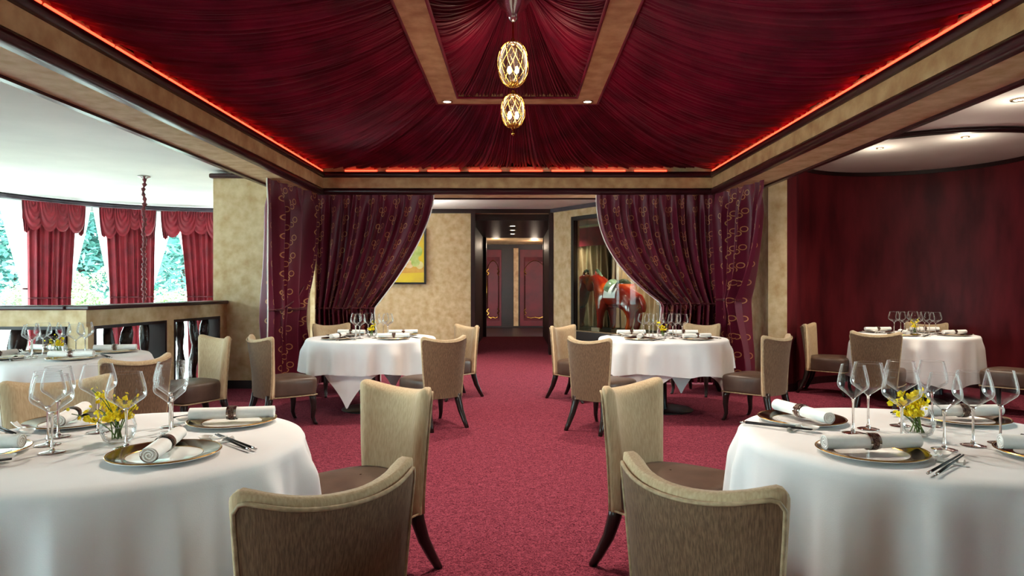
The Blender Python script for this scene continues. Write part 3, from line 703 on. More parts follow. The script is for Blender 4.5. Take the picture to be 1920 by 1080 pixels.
def balustrade(label, P0, P1, openings, bal_at, side):
    P0, P1 = Vector(P0), Vector(P1); L_ = (P1 - P0).length; D = (P1 - P0)/L_; ang = math.atan2(D.y, D.x)
    t = thing('balustrade', label, 'balustrade', (P0.x, P0.y, 0), ang)
    y0, y1 = (0, BT) if side > 0 else (-BT, 0)
    MB().box(-.02, L_, y0, y1, .92, BH_ - .04).build('top_panel', 'gold_plaster', t)
    MB().box(-.03, L_, y0 - .03, y1 + .03, BH_ - .04, BH_).build('cap_rail', 'moulding', t, bevel=.01)
    MB().box(0, L_, y0, y1, 0, .12).build('base_panel', 'gold_plaster', t)
    MB().box(0, L_, y0 - .012, y1 + .012, 0, .09).build('skirting', 'dark_lacquer', t)
    c = 0
    for (a, b) in sorted(openings) + [(L_, None)]:
        if a - c > .01: MB().box(c, a, y0, y1, .12, .92).build('stile', 'gold_plaster', t)
        if b is None: break
        f_ = MB().box(a, a + .03, y0 - .006, y1 + .006, .12, .92).box(b - .03, b, y0 - .006, y1 + .006, .12, .92).box(a + .03, b - .03, y0 - .006, y1 + .006, .89, .92).box(a + .03, b - .03, y0 - .006, y1 + .006, .12, .15)
        f_.build('opening_frame', 'dark_lacquer', t); c = b
    for i, s_ in enumerate(bal_at):
        if len(bal_data) < 5:
            o = bal_protos[len(bal_data)].build('baluster', 'baluster_wood', t, smooth='all'); bal_data.append(o.data)
        else:
            o = bpy.data.objects.new('baluster', bal_data[i % 5]); C.objects.link(o); o.parent = t
        o.location = (s_, (y0 + y1)/2, .12); o.rotation_euler = (0, 0, i*1.3); o.scale = (.62, .62, 1) if side > 0 and P0.x > -5 else (.95, .95, 1)
    return t
def on_seg(px, P0, P1):
    k = (px - VX)/F; P0, P1 = Vector(P0), Vector(P1); D = (P1 - P0)
    s_ = (k*P0.y - P0.x)/(D.x - k*D.y); return s_*D.length
PA, PB = (BAX, BAY), (BBX, BBY)
o1 = [on_seg(p_, PA, PB) for p_ in (176, 312)]; o2 = [on_seg(p_, PA, PB) for p_ in (326, 412)]
balustrade('gold balustrade with dark carved balusters running back to the pier', PA, PB, [tuple(o1), tuple(o2)],
           [on_seg(p_, PA, PB) for p_ in (190, 222, 256, 288, 334, 354, 378, 398)], 1)
xr = atd(123, BAY); PL = -7.75
balustrade('gold balustrade with dark carved balusters behind the window side table', (PL, BAY), (BAX - .199, BAY), [(xr - PL - 1.35, xr - PL), (.3, xr - PL - 1.6)],
           [xr - PL - d_ for d_ in (.22, .52, .82, 1.12)] + [.6, .95, 1.3, 1.65], 1)

# unseen uplighters added in the back passage to brighten its ceiling
for (x, y, lab) in ((-2.35, 11.0, 'added unseen uplighter lamp behind the left back curtain'), (2.15, 9.75, 'added unseen uplighter lamp behind the right back curtain')):
    t = thing('added_uplighter', lab, 'added lamp', (x, y, 0), 0, 'added unseen uplighters')
    MB().lathe([(.001, .025), (.12, .02), (.13, .01), (.13, 0)], 24, cap=False).build('base', 'base_metal', t, smooth=True)
    MB().lathe([(.012, .02), (.012, 1.7)], 10).build('pole', 'base_metal', t, smooth='all')
    MB().lathe([(.012, 1.68), (.05, 1.70), (.11, 1.75), (.14, 1.82), (.135, 1.82), (.10, 1.76), (.001, 1.71)], 24, cap=False).build('bowl_shade', 'trim_metal', t, smooth=True)
    MB().lathe([(.001, 1.715), (.03, 1.72), (.03, 1.77), (.001, 1.79)], 12, cap=False).build('bulb', 'lens', t, smooth=True)
    lamp('SPOT', (x, y, 1.80), 300 if x < 0 else 150, (1, .95, .88), .08, 150, .6, (PI, 0, 0), name='added_uplight')
# ------------------------------------------------------------------ painting, horse
px1 = atd(799, YW - .04); pw = 1.0; pz0, pz1 = zat(533, YW), zat(428, YW)
pic = thing('framed_painting', 'framed yellow still life painting of fruit on the gold back wall', 'painting', (px1 - pw/2, YW - .045, pz0))
hw = pw/2; ph_ = pz1 - pz0
MB().box(-hw, -hw + .035, -.03, .04, 0, ph_).box(hw - .035, hw, -.03, .04, 0, ph_).box(-hw + .035, hw - .035, -.03, .04, 0, .035).box(-hw + .035, hw - .035, -.03, .04, ph_ - .035, ph_).build('frame', 'black_frame', pic)
cv = MB().box(-hw + .03, hw - .03, 0, .03, .03, ph_ - .03).build('canvas', 'paint_yellow', pic)
def blot(pts, y, mt, nm): m_ = MB(); m_.v = [(a, y, b) for a, b in pts]; m_.f = [tuple(range(len(pts)))]; m_.build(nm, mt, cv)
def ell(cx_, cz_, a, b): return [(cx_ + a*math.cos(i*PI/10), cz_ + b*math.sin(i*PI/10)) for i in range(20)]
blot([(-hw + .03, .2), (hw - .03, .22), (hw - .03, .33), (-hw + .03, .3)], -.002, 'paint_tan', 'painted_table')
blot([(-hw + .03, .03), (hw - .06, .03), (hw - .06, .19), (-hw + .03, .19)], -.002, 'paint_yellow', 'painted_cloth')
for (a, b, r1, r2, mt) in ((.18, .38, .09, .08, 'paint_orange'), (.30, .41, .08, .08, 'paint_green'), (.38, .36, .07, .075, 'paint_cream'), (.05, .37, .08, .07, 'paint_cream'),
                           (.26, .52, .1, .09, 'paint_green'), (.1, .55, .09, .1, 'paint_orange'), (.36, .62, .07, .1, 'paint_green'), (-.12, .42, .12, .11, 'paint_orange'), (.2, .72, .13, .06, 'paint_cream')):
    blot(ell(a, b, r1, r2), -.003 - .0004*b, mt, 'painted_fruit')

# glazed horse sculpture
hp = wp(1.36, .42)
horse = thing('horse_sculpture', 'glossy red glazed horse sculpture with green saddle in the display case', 'sculpture', (hp[0], hp[1], NZ0), math.atan2(WD.y, WD.x))
def skin(name, verts, edges, radii, mt, parent, sub=2):
    me = bpy.data.meshes.new(name); me.from_pydata(verts, edges, []); me.materials.append(M[mt])
    o = bpy.data.objects.new(name, me); C.objects.link(o); o.parent = parent
    sk = o.modifiers.new('skin', 'SKIN'); sk.use_smooth_shade = True
    for i, r in enumerate(radii):
        sv = me.skin_vertices[0].data[i]; sv.radius = r if isinstance(r, tuple) else (r, r); sv.use_root = (i == 0)
    s_ = o.modifiers.new('sub', 'SUBSURF'); s_.levels = sub; s_.render_levels = sub
    return o
V_ = [(0, 0, .60), (-.20, 0, .60), (-.36, 0, .62), (.22, 0, .62), (.38, 0, .64),                     # trunk: belly, chest, fore, loin, rump
      (-.46, 0, .80), (-.55, 0, .93), (-.66, -.02, .91), (-.72, -.04, .80), (-.71, -.05, .68),        # neck, poll, head, muzzle
      (-.34, -.11, .42), (-.36, -.12, .22), (-.35, -.12, .08), (-.40, -.12, .03),
      (-.30, .11, .42), (-.28, .12, .22), (-.27, .12, .08), (-.32, .12, .03),
      (.36, -.12, .42), (.42, -.13, .26), (.38, -.13, .10), (.33, -.13, .03),
      (.32, .12, .42), (.36, .13, .26), (.32, .13, .10), (.27, .13, .03),
      (.52, 0, .62), (.60, 0, .48), (.60, 0, .34)]
E_ = [(0, 1), (1, 2), (0, 3), (3, 4), (2, 5), (5, 6), (6, 7), (7, 8), (8, 9), (2, 10), (10, 11), (11, 12), (12, 13), (2, 14), (14, 15), (15, 16), (16, 17),
      (4, 18), (18, 19), (19, 20), (20, 21), (4, 22), (22, 23), (23, 24), (24, 25), (4, 26), (26, 27), (27, 28)]
R_ = [.215, .215, .22, .215, .235, .175, .145, .115, .10, .072, .105, .068, .055, .066, .105, .068, .055, .066, .125, .072, .056, .066, .125, .072, .056, .066, .05, .06, .035]
skin('body', V_, E_, R_, 'horse_glaze', horse)
MB().quad_grid(lambda u, v: (-.36 - .25*u - .02, (v - .5)*.06*(1.2 - u), .86 + .2*math.sin(u*2.1) + .05*math.sin(v*PI) + .01*math.sin(u*40)), 30, 6).build('mane', 'horse_green', horse, smooth='all')
def sad(u, v):
    a = (u - .5)*2.5; r = .247 + .02*math.cos(v*PI*2); return (-.13 + .25*v, r*math.sin(a), .605 + r*math.cos(a) + .05*(2*v - 1)**2)
MB().quad_grid(sad, 24, 10).build('saddle', 'horse_green', horse, smooth='all')
def skt(u, v):
    a = (u - .5)*3.3; r = .238; return (-.155 + .30*v, r*math.sin(a), .605 + r*math.cos(a))
MB().quad_grid(skt, 28, 8).build('saddle_cloth', 'porcelain', horse, smooth='all')
for sy in (-1, 1): MB().lathe([(.001, .09), (.018, .05), (.026, .02), (.02, 0)], 8, (-.55, sy*.05, .99)).build('ear', 'horse_glaze', horse, smooth='all')

# ------------------------------------------------------------------ pendant chandelier
ch = thing('pendant_chandelier', 'gold lattice pendant of two crystal ovals hanging from the tent', 'chandelier', (0 + atd(962, 5.6), 5.6, zat(255, 5.6)))
cz = lambda py: zat(py, 5.6) - zat(255, 5.6)
MB().lathe([(.001, cz(-42)), (.10, cz(-40)), (.13, cz(-20)), (.125, cz(-8)), (.15, cz(0)), (.12, cz(6)), (.11, cz(14)), (.06, cz(24)), (.05, cz(32)), (.025, cz(40)), (.001, cz(42))], 28, cap=False).build('ceiling_cap', 'silver', ch, smooth=True)
for i in range(8):
    a = i*PI/4
    MB().tube([(.10*math.cos(a), .10*math.sin(a), cz(6)), (.15*math.cos(a), .15*math.sin(a), cz(-4)), (.17*math.cos(a), .17*math.sin(a), cz(-14))], [.016, .012, .006], 6).build('cap_petal', 'silver', ch, smooth='all')
MB().lathe([(.008, cz(72)), (.008, cz(40))], 8).build('stem', 'gold', ch)
def oval(z0, z1, r, nm):
    zc, h = (z0 + z1)/2, (z1 - z0)/2
    def pt(a, t, k=1): rr = r*k*math.sin(t)**.8; return (rr*math.cos(a), rr*math.sin(a), zc - h*math.cos(t))
    cage = MB()
    for s_ in (-1, 1):
        for i in range(9):
            cage.tube([pt(2*PI*i/9 + s_*1.9*(j/24), .12 + (PI - .24)*j/24) for j in range(25)], .0032, 5)
    g = cage.build(nm, 'gold', ch, smooth='all')
    MB().lathe([(max(.004, r*.9*math.sin(t)**.8), zc - h*.95*math.cos(t)) for t in [.1 + (PI - .2)*i/18 for i in range(19)]], 28, cap=False).build('crystal_globe', 'thin_glass', g, smooth='all')
    for a in (0, 1):
        MB().lathe([(.001, -.035), (.016, -.02), (.018, 0), (.010, .025), (.001, .03)], 12, (-.03 + .06*a, 0, zc - h*.25), cap=False).build('bulb', 'bulb', g, smooth='all')
    MB().lathe([(.001, z1 + .03), (.016, z1 + .02), (.02, z1 + .005), (.012, z1 - .012), (.03, z1 - .02)], 14, cap=False).build('collar', 'gold', g, smooth='all')
    MB().lathe([(.05, z0 + .03), (.052, z0 + .02), (.03, z0 + .005), (.01, z0 - .005), (.001, z0 - .01)], 16, cap=False).build('cup', 'gold', g, smooth='all')
oval(cz(163), cz(78), .128, 'upper_cage'); oval(cz(240), cz(176), .10, 'lower_cage')
MB().lathe([(.001, 0), (.012, .01), (.016, .025), (.006, .04), (.014, .052), (.004, .07)], 12, cap=False).build('finial', 'gold', ch, smooth='all')
lamp('POINT', (atd(962, 5.6), 5.6, zat(110, 5.6)), 6, (1, .82, .6), .06, name='chandelier_lamp')
lamp('POINT', (atd(962, 5.6), 5.6, zat(205, 5.6)), 4, (1, .82, .6), .05, name='chandelier_lamp')

# ------------------------------------------------------------------ chairs
HC, HS = .85, .44
def chair_proto():
    t = thing('dining_chair', 'x', 'chair')
    zb = .275
    def mid(u, v):            # u -1..1, v 0..1 : centre surface of the back
        v = max(v, 1e-4)
        wv = .194 + .044*v**1.4 + .004*math.sin(v*PI)
        top = .805 + .045*abs(u)**2.2
        z = zb + v*(top - zb)
        y = -.205 - .075*v**1.3 + .075*(.35 + .65*v)*u*u + (.02*abs(u)**4*v)
        return Vector((u*wv, y, z))
    def frame(u, v):
        du = (mid(u + .01, v) - mid(u - .01, v)); dv = (mid(u, v + .01) - mid(u, v - .01))
        n = dv.cross(du).normalized()
        return n if n.y > 0 else -n
    NU, NV = 22, 22
    def edge(u, v, r=.16):
        e1 = min(1, (1 - abs(u))/r); e2 = min(1, (1 - v)/(r*.55))
        a = math.sqrt(max(0, 1 - (1 - e1)**2)); b = math.sqrt(max(0, 1 - (1 - e2)**2)); return a*b
    def corner(u, v):         # round the top corners a little
        k = max(0, abs(u) - .84)/.16; j = max(0, v - .92)/.08
        if k > 0 and j > 0:
            l = math.hypot(k, j)
            if l > 1:
                sc = 1/l; return (math.copysign(.84 + .16*k*sc, u), .92 + .08*j*sc)
        return (u, v)
    m_ = MB()
    def grid(sgn, tk):
        b = len(m_.v)
        for j in range(NV + 1):
            for i in range(NU + 1):
                # denser sampling near edges
                uu = math.sin((i/NU - .5)*PI); vv = 1 - (1 - j/NV)**1.6
                u, v = corner(uu, vv)
                p = mid(u, v) + frame(u, v)*sgn*tk*edge(uu, vv)
                m_.v.append(tuple(p))
        return b
    b0 = grid(1, .046); b1 = grid(-1, .018); W_ = NU + 1
    for j in range(NV):
        for i in range(NU):
            a = b0 + j*W_ + i; m_.f.append((a + 1, a, a + W_, a + W_ + 1))
            a = b1 + j*W_ + i; m_.f.append((a, a + 1, a + W_ + 1, a + W_))
    bd = [(0, i) for i in range(NU)] + [(j, NU) for j in range(NV)] + [(NV, NU - i) for i in range(NU)] + [(NV - j, 0) for j in range(NV)]
    for k in range(len(bd)):
        (j, i), (j2, i2) = bd[k], bd[(k + 1) % len(bd)]
        m_.f.append((b0 + j*W_ + i, b0 + j2*W_ + i2, b1 + j2*W_ + i2, b1 + j*W_ + i))
    m_.build('backrest', 'fabric_beige', t, smooth='all')
    # outer back panel and its piping
    pn = MB(); ins = .955
    def bp(u, v):
        uu, vv = corner(u, v); return tuple(mid(uu*ins, .0 + vv*.965) - frame(uu*ins, vv*.965)*(.0225 - .006*abs(u)**6))
    pn.quad_grid(lambda a, b: bp(a*2 - 1, b), 20, 16)
    po = pn.build('back_panel', 'fabric_taupe', t, smooth='all')
    path = [bp(-1, j/16) for j in range(17)] + [bp(-1 + 2*i/20, 1) for i in range(1, 20)] + [bp(1, 1 - j/16) for j in range(17)]
    MB().tube(path, .0055, 6).build('piping', 'piping', po, smooth='all')
    # seat
    def outline(k, grow=0):
        pts = []
        for (x, y) in ((-.185, -.2), (-.225, .0), (-.245, .20), (-.225, .245), (-.12, .262), (0, .268), (.12, .262), (.225, .245), (.245, .20), (.225, 0), (.185, -.2), (0, -.205)):
            pts.append((x*k, y*k + .0))
        return pts
    st = MB(); rings = [(.97, .278), (.975, .288), (.99, .32), (1.01, .38), (1.012, .415), (.985, .434), (.93, .445), (.7, .455), (.35, .459), (.02, .46)]
    n = 12
    for (k, z) in rings: st.v += [(x, y, z) for x, y in outline(k)]
    for j in range(len(rings) - 1):
        for i in range(n): st.f.append((j*n + (i + 1) % n, j*n + i, (j + 1)*n + i, (j + 1)*n + (i + 1) % n))
    st.f.append(tuple(range(n)))
    so = st.build('seat', 'leather', t, smooth='all', sub=1)
    MB().tube([(x, y, .281) for x, y in outline(.982)], .0055, 6, closed=True).build('seat_piping', 'piping', so, smooth='all')
    for sx in (-1, 1):
        fp = [(sx*.195, .195, .30), (sx*.202, .208, .24), (sx*.205, .212, .16), (sx*.203, .205, .07), (sx*.207, .222, .02), (sx*.212, .240, .0)]
        MB().tube(fp, [.032, .031, .025, .019, .016, .015], 8).build('leg', 'leg_wood', t, smooth='all')
        rp_ = [(sx*.150, -.185, .30), (sx*.154, -.195, .24), (sx*.165, -.22, .15), (sx*.175, -.265, .06), (sx*.182, -.30, .0)]
        MB().tube(rp_, [.034, .032, .027, .022, .018], 8).build('leg', 'leg_wood', t, smooth='all')
    return t
proto = chair_proto(); first = [True]
def chair(label, L, Rr, group, face=None):
    # L, Rr : photo pixels (or world points) of the two raised top corners
    A, B = (Vector(at(*L, HC)) if L[0] > 20 or len(L) == 2 and L[1] > 20 else Vector(L)), Vector(at(*Rr, HC))
    place_chair(label, (A + B)/2, face, group)
def place_chair(label, mid_, face, group):
    face = Vector(face).normalized(); o_ = Vector(mid_) + face*.185
    o = proto if first[0] else copy_tree(proto); first[0] = False
    o.location = (o_.x, o_.y, 0); o.rotation_euler = (0, 0, math.atan2(face.y, face.x) - PI/2)
    o['label'] = label; o['group'] = group
def mid2(L, Rr): return (Vector(at(*L, HC)) + Vector(at(*Rr, HC)))/2
GN, GF = 'dining chairs at the foreground tables', 'dining chairs at the far tables'
TNL, TNR, TFL, TFR = Vector((-1.356, 2.32)), Vector((1.42, 2.42)), Vector((-1.53, 7.18)), Vector((1.52, 7.14))
TLB, TRR = Vector((-3.53, 5.26)), Vector((4.47, 7.68))
place_chair('tan upholstered chair seen from behind in the left foreground', mid2((437, 905), (765, 845)), (-.68, .74), GN)
place_chair('cream upholstered chair with lit front at right of foreground left table', mid2((672, 706), (808, 722)), (-.62, -.78), GN)
place_chair('beige upholstered chair behind glasses of the foreground left table', (-2.24, 3.34), (.66, -.75), GN)
place_chair('olive brown upholstered chair seen from behind in the right foreground', mid2((1175, 832), (1483, 905)), (.76, .65), GN)
place_chair('golden tan upholstered chair at left of foreground right table', mid2((1135, 720), (1243, 702)), (.72, -.69), GN)
place_chair('beige chair with dark seat left of far left table by the pier', mid2((464, 624), (522, 629)), (.72, .70), GF)
place_chair('brown backed chair seen from behind at right of far left table', mid2((793, 629), (868, 625)), (-.60, .80), GF)
place_chair('beige chair nearest the corridor at far left table', mid2((853, 605), (894, 608)), (-.77, -.64), GF)
place_chair('chair behind far left table against the ringed curtain', (-2.27, 8.36), (.55, -.83), GF)
place_chair('grey beige chair seen from behind at left of far right table', mid2((1072, 627), (1142, 631)), (.65, .76), GF)
place_chair('tan chair nearest the corridor at far right table', mid2((1034, 609), (1080, 606)), (.75, -.66), GF)
place_chair('beige chair with dark seat right of far right table by the narrow pier', mid2((1427, 626), (1479, 623)), (-.62, .78), GF)
place_chair('chair behind far right table against the ringed curtain', (2.26, 8.38), (-.58, -.81), GF)
place_chair('beige chair at left of alcove table against the burgundy wall', (3.59, 8.345), (.80, -.60), GF)
place_chair('olive chair seen from behind in front of alcove table', mid2((1594, 617), (1692, 620)), (.56, .83), GF)
place_chair('chair behind alcove table half hidden by wine glasses', (5.13, 8.56), (-.62, -.78), GF)
place_chair('beige chair at right edge of view beside alcove table', (5.12, 6.72), (-.60, .80), GF)
place_chair('dark brown backed chair seen from behind at balustrade table', mid2((185, 668), (318, 657)), (-.85, .52), GF)
place_chair('bright cream chair by the balustrade facing the window side table', mid2((372, 625), (428, 628)), (-.56, -.83), GF)

# ------------------------------------------------------------------ tables and cloths
ZTAB = .75
def drape(name, c, r, hem, folds, seed, label, z_top, amp=.035, flare=.07, cat='tablecloth', group=None, nth=288):
    rnd = random.Random(seed); ph = [rnd.uniform(0, 6.28) for _ in range(6)]
    fol = [(folds, 1., ph[0]), (folds*2 - 3, .35, ph[1]), (max(2, folds//2), .5, ph[2]), (3, .3, ph[3])]
    def fold(a):
        w1 = .5 + .5*math.sin(folds*a + ph[0] + .9*math.sin(2*a + ph[1]) + .6*math.sin(3*a + ph[4]))
        w2 = .5 + .5*math.sin((folds*2 - 3)*a + ph[2])
        return w1**1.35*(1.0 + .45*math.sin(3*a + ph[3])) + .22*w2**2 - .12
    NR_, NS_ = 6, 22
    def fn(u, v):
        a = 2*PI*u
        if v <= .2:
            rr = r*(v/.2)*.975; return (rr*math.cos(a), rr*math.sin(a), 0)
        s_ = (v - .2)/.8; drop = hem(a); l = s_*drop
        rc = .022
        if l < rc*PI/2:
            t_ = l/rc; rr = r*.975 + rc*math.sin(t_) - .0; z = -rc*(1 - math.cos(t_))
        else:
            z = -(rc + l - rc*PI/2); rr = r*.975 + rc
        k = smooth01(l/.15)
        rr += k*flare*(l/.45) + k*amp*2.2*fold(a)*(.45 + .55*l/.45)
        return (rr*math.cos(a), rr*math.sin(a), z)
    m_ = MB().quad_grid(fn, nth, 5 + NS_, wrap=True)
    o = m_.build(name, 'cloth_white', None, smooth='all'); o.location = (c.x, c.y, z_top)
    return tag(o, label, cat, group)
def square_hem(a_half, r, rot):
    def h(a):
        b = a - rot; return max(.05, a_half/max(abs(math.cos(b)), abs(math.sin(b))) - r)
    return h
def table(c, r, desc, over, a_half, rot, seed, folds=12, amp=.03):
    t = thing('round_table', 'round pedestal dining table under the cloths, ' + desc, 'table', (c.x, c.y, 0), 0, 'round dining tables')
    MB().lathe([(.001, .012), (.30, .012), (.31, .006), (.31, 0)], 36, cap=False).build('base_disc', 'base_metal', t, smooth=True)
    MB().lathe([(.06, .012), (.045, .06), (.04, .35), (.05, .7)], 20).build('pedestal', 'base_metal', t, smooth=True)
    MB().lathe([(r - .05, .70), (r - .03, .71), (r - .03, .73), (r - .05, .737)], 48).build('table_top', 'leg_wood', t, smooth=True)
    if a_half: drape('under_cloth', c, r - .04, square_hem(a_half, r, rot), folds - 2, seed + 50, 'white square under cloth with hanging points, ' + desc, .741, .010, .01, 'tablecloth', 'white under cloths')
    drape('tablecloth', c, r, (lambda a: over*(1 + .05*math.sin(3*a + seed) + .03*math.sin(7*a))), folds, seed, 'white tablecloth with soft folds, ' + desc, ZTAB, amp, .012, 'tablecloth', 'white tablecloths')
DESC = {'NL': 'foreground left table', 'NR': 'foreground right table', 'FL': 'far left table', 'FR': 'far right table', 'LB': 'balustrade table', 'RA': 'alcove table'}
table(TNL, .6, DESC['NL'], .47, .86, .5, 1, 15, .026); table(TNR, .6, DESC['NR'], .47, .86, 1.0, 2, 15, .026)
table(TFL, .66, DESC['FL'], .34, .93, .62, 3, 13); table(TFR, .66, DESC['FR'], .34, .95, .25, 4, 13)
table(TLB, .62, DESC['LB'], .40, .88, .3, 5, 11); table(TRR, .62, DESC['RA'], .50, .86, .4, 6, 11)

# ------------------------------------------------------------------ tableware prototypes
KN = {}
def plate_proto():
    t = thing('charger_plate', 'x', 'plate')
    R = .165
    MB().lathe([(.001, .004), (R*.60, .004), (R*.66, .006), (R*.985, .017), (R*.985, .013), (R*.6, .0), (.001, .0)], 48, cap=False).build('well', 'porcelain', t, smooth=True)
    MB().lathe([(R*.665, .0072), (R*.96, .0168)], 48, cap=False).build('rim_band', 'plate_band', t, smooth=True)
    MB().lathe([(R*.965, .0172), (R*.985, .0185), (R, .0165), (R*.985, .0145)], 48, cap=False).build('gold_edge', 'gold', t, smooth=True)
    MB().lathe([(R*.655, .0065), (R*.67, .0080)], 48, cap=False).build('inner_line', 'gold', t, smooth=True)
    return t
def napkin_proto():
    t = thing('rolled_napkin', 'x', 'napkin'); L_, R = .155, .024
    m_ = MB()
    def fn(u, v):
        a = 2*PI*u; r = R*(1 + .03*math.sin(a*2 + v*3) + .05*math.exp(-((u - .1)/.03)**2)); return (-L_ + 2*L_*v, r*math.cos(a)*1.06, R + r*math.sin(a)*.94)
    m_.quad_grid(fn, 24, 10, wrap=True).build('roll', 'napkin', t, smooth='all')
    for sg in (-1, 1):
        sp_ = [(sg*(L_ - .001), (R*.96 - R*.9*i/60)*math.cos(i/60*5.5*PI), R + (R*.92 - R*.88*i/60)*math.sin(i/60*5.5*PI)) for i in range(61)]
        MB().tube(sp_, .0022, 5).build('rolled_end', 'napkin', t, smooth='all')
        mm = MB(); mm.lathe([(.0005, 0), (R*.95, 0)], 20, cap=False); mm.v = [(sg*(L_ - .004), v[0], R + v[1]*.94) for v in mm.v]; mm.build('end_fold', 'napkin', t)
    rg = MB().quad_grid(lambda u, v: (-.018 + .036*v, (R + .0035)*math.cos(2*PI*u)*1.06, R + (R + .003)*math.sin(2*PI*u)*.97), 28, 1, wrap=True).build('napkin_ring', 'silver', t, smooth='all')
    MB().quad_grid(lambda u, v: (-.010 + .020*v, (R + .0046)*math.cos(2*PI*u)*1.06, R + (R + .0041)*math.sin(2*PI*u)*.97), 28, 1, wrap=True).build('engraved_band', 'ring_dark', rg, smooth='all')
    return t
def chop_proto():
    t = thing('chopstick', 'x', 'chopstick')
    m_ = MB().tube([(0, -.115, .0), (0, .135, 0)], [.0042, .0026], 8); m_.build('shaft', 'chop_black', t, smooth='all')
    MB().tube([(0, -.135, 0), (0, -.112, 0)], .0044, 8).build('silver_tip', 'silver', t, smooth='all')
    return t
def rest_proto():
    m_ = MB()
    def fn(u, v):
        a = 2*PI*u; x = (v - .5)*.075; r = .0055 + .004*abs(2*v - 1)**2; return (x, r*1.3*math.cos(a), r + r*math.sin(a) - 0)
    o = m_.quad_grid(fn, 12, 10, wrap=True).build('chopstick_rest', 'porcelain', None, smooth='all'); return o
def spoon_proto():
    t = thing('porcelain_spoon', 'x', 'spoon')
    def bowl(u, v):
        a = 2*PI*u; k = 1 - v; rr = math.sin(v*PI/2); x = .024*rr*math.cos(a); y = .034*rr*math.sin(a) + .05; return (x, y, .004 + .016*rr**3)
    MB().quad_grid(bowl, 20, 7, wrap=True).build('bowl', 'porcelain', t, smooth='all')
    def hd(u, v):
        a = u; x = (a - .5)*(.016 + .006*v); y = .02 - .085*v; z = .018 + .012*v - .006*math.sin(PI*v) + .004*(2*a - 1)**2; return (x, y, z)
    m_ = MB().quad_grid(hd, 6, 10); o = m_.build('handle', 'porcelain', t, smooth='all')
    sd = o.modifiers.new('solid', 'SOLIDIFY'); sd.thickness = .003
    return t
def glass_proto(k):     # k : width factor, tall 0.247
    t = thing('wine_glass', 'x', 'wine glass')
    bowl = [(.0042, .122), (.007, .127), (.016, .134), (.034, .148), (.052, .162), (.0575, .172), (.0585, .182), (.056, .200), (.051, .222), (.0445, .247)]
    def cr_(pr, n):
        out = []
        for i in range(len(pr) - 1):
            for j in range(n):
                s_ = j/n; p0, p1, p2, p3 = pr[max(i-1, 0)], pr[i], pr[i+1], pr[min(i+2, len(pr)-1)]
                out.append(tuple(.5*((2*p1[q]) + (-p0[q]+p2[q])*s_ + (2*p0[q]-5*p1[q]+4*p2[q]-p3[q])*s_**2 + (-p0[q]+3*p1[q]-3*p2[q]+p3[q])*s_**3) for q in (0, 1)))
        return out + [pr[-1]]
    b = [(r*k, z) for r, z in cr_(bowl, 3)]
    MB().lathe(b, 32, cap=False).build('bowl', 'thin_glass', t, smooth='all')
    MB().tube([(b[-1][0]*math.cos(a), b[-1][0]*math.sin(a), .247) for a in [i*2*PI/32 for i in range(32)]], .0009, 5, closed=True).build('rim', 'thin_glass', t, smooth='all')
    MB().lathe([(.001, .128), (.010*k, .130), (.006, .122), (.0042, .11), (.0036, .06), (.0042, .02), (.009, .008), (.001, .0075)], 14, cap=False).build('stem', 'glass_solid', t, smooth='all')
    MB().lathe([(.001, .0075), (.010, .0065), (.028, .0032), (.038, .0018), (.0385, .0008), (.037, .0003), (.001, .0003)], 28, cap=False).build('foot', 'glass_solid', t, smooth='all')
    return t
def vase_proto():
    t = thing('glass_vase', 'x', 'vase')
    MB().lathe([(.030, .002), (.045, .012), (.054, .035), (.056, .055), (.050, .078), (.041, .095)], 32, cap=False).build('body', 'thin_glass', t, smooth='all')
    MB().lathe([(.001, .003), (.030, .002), (.031, .010), (.001, .012)], 24, cap=False).build('thick_base', 'thin_glass', t, smooth='all')
    MB().lathe([(.001, .013), (.040, .014), (.050, .035), (.0525, .050), (.001, .050)], 28, cap=False).build('water', 'thin_glass', t, smooth='all')
    return t
def petal_mesh():
    m_ = MB()
    for (a, l, wd, up) in ((-PI/2, .016, .011, .002), (-PI/2 - 1.15, .013, .007, .004), (-PI/2 + 1.15, .013, .007, .004), (PI/2, .010, .004, .005), (PI/2 - .8, .009, .0035, .005), (PI/2 + .8, .009, .0035, .005)):
        d = (math.cos(a), math.sin(a)); q = (-d[1], d[0]); b = len(m_.v)
        for (f_, wf, z) in ((.0, .15, 0), (.45, .9, up*.7), (.8, 1, up), (1, .5, up*.6)):
            for sg in (-1, 1): m_.v.append((d[0]*l*f_ + q[0]*wd*wf*sg, d[1]*l*f_ + q[1]*wd*wf*sg, z))
        for i in range(3): m_.f.append((b + 2*i, b + 2*i + 1, b + 2*i + 3, b + 2*i + 2))
    return m_
petal_me = None
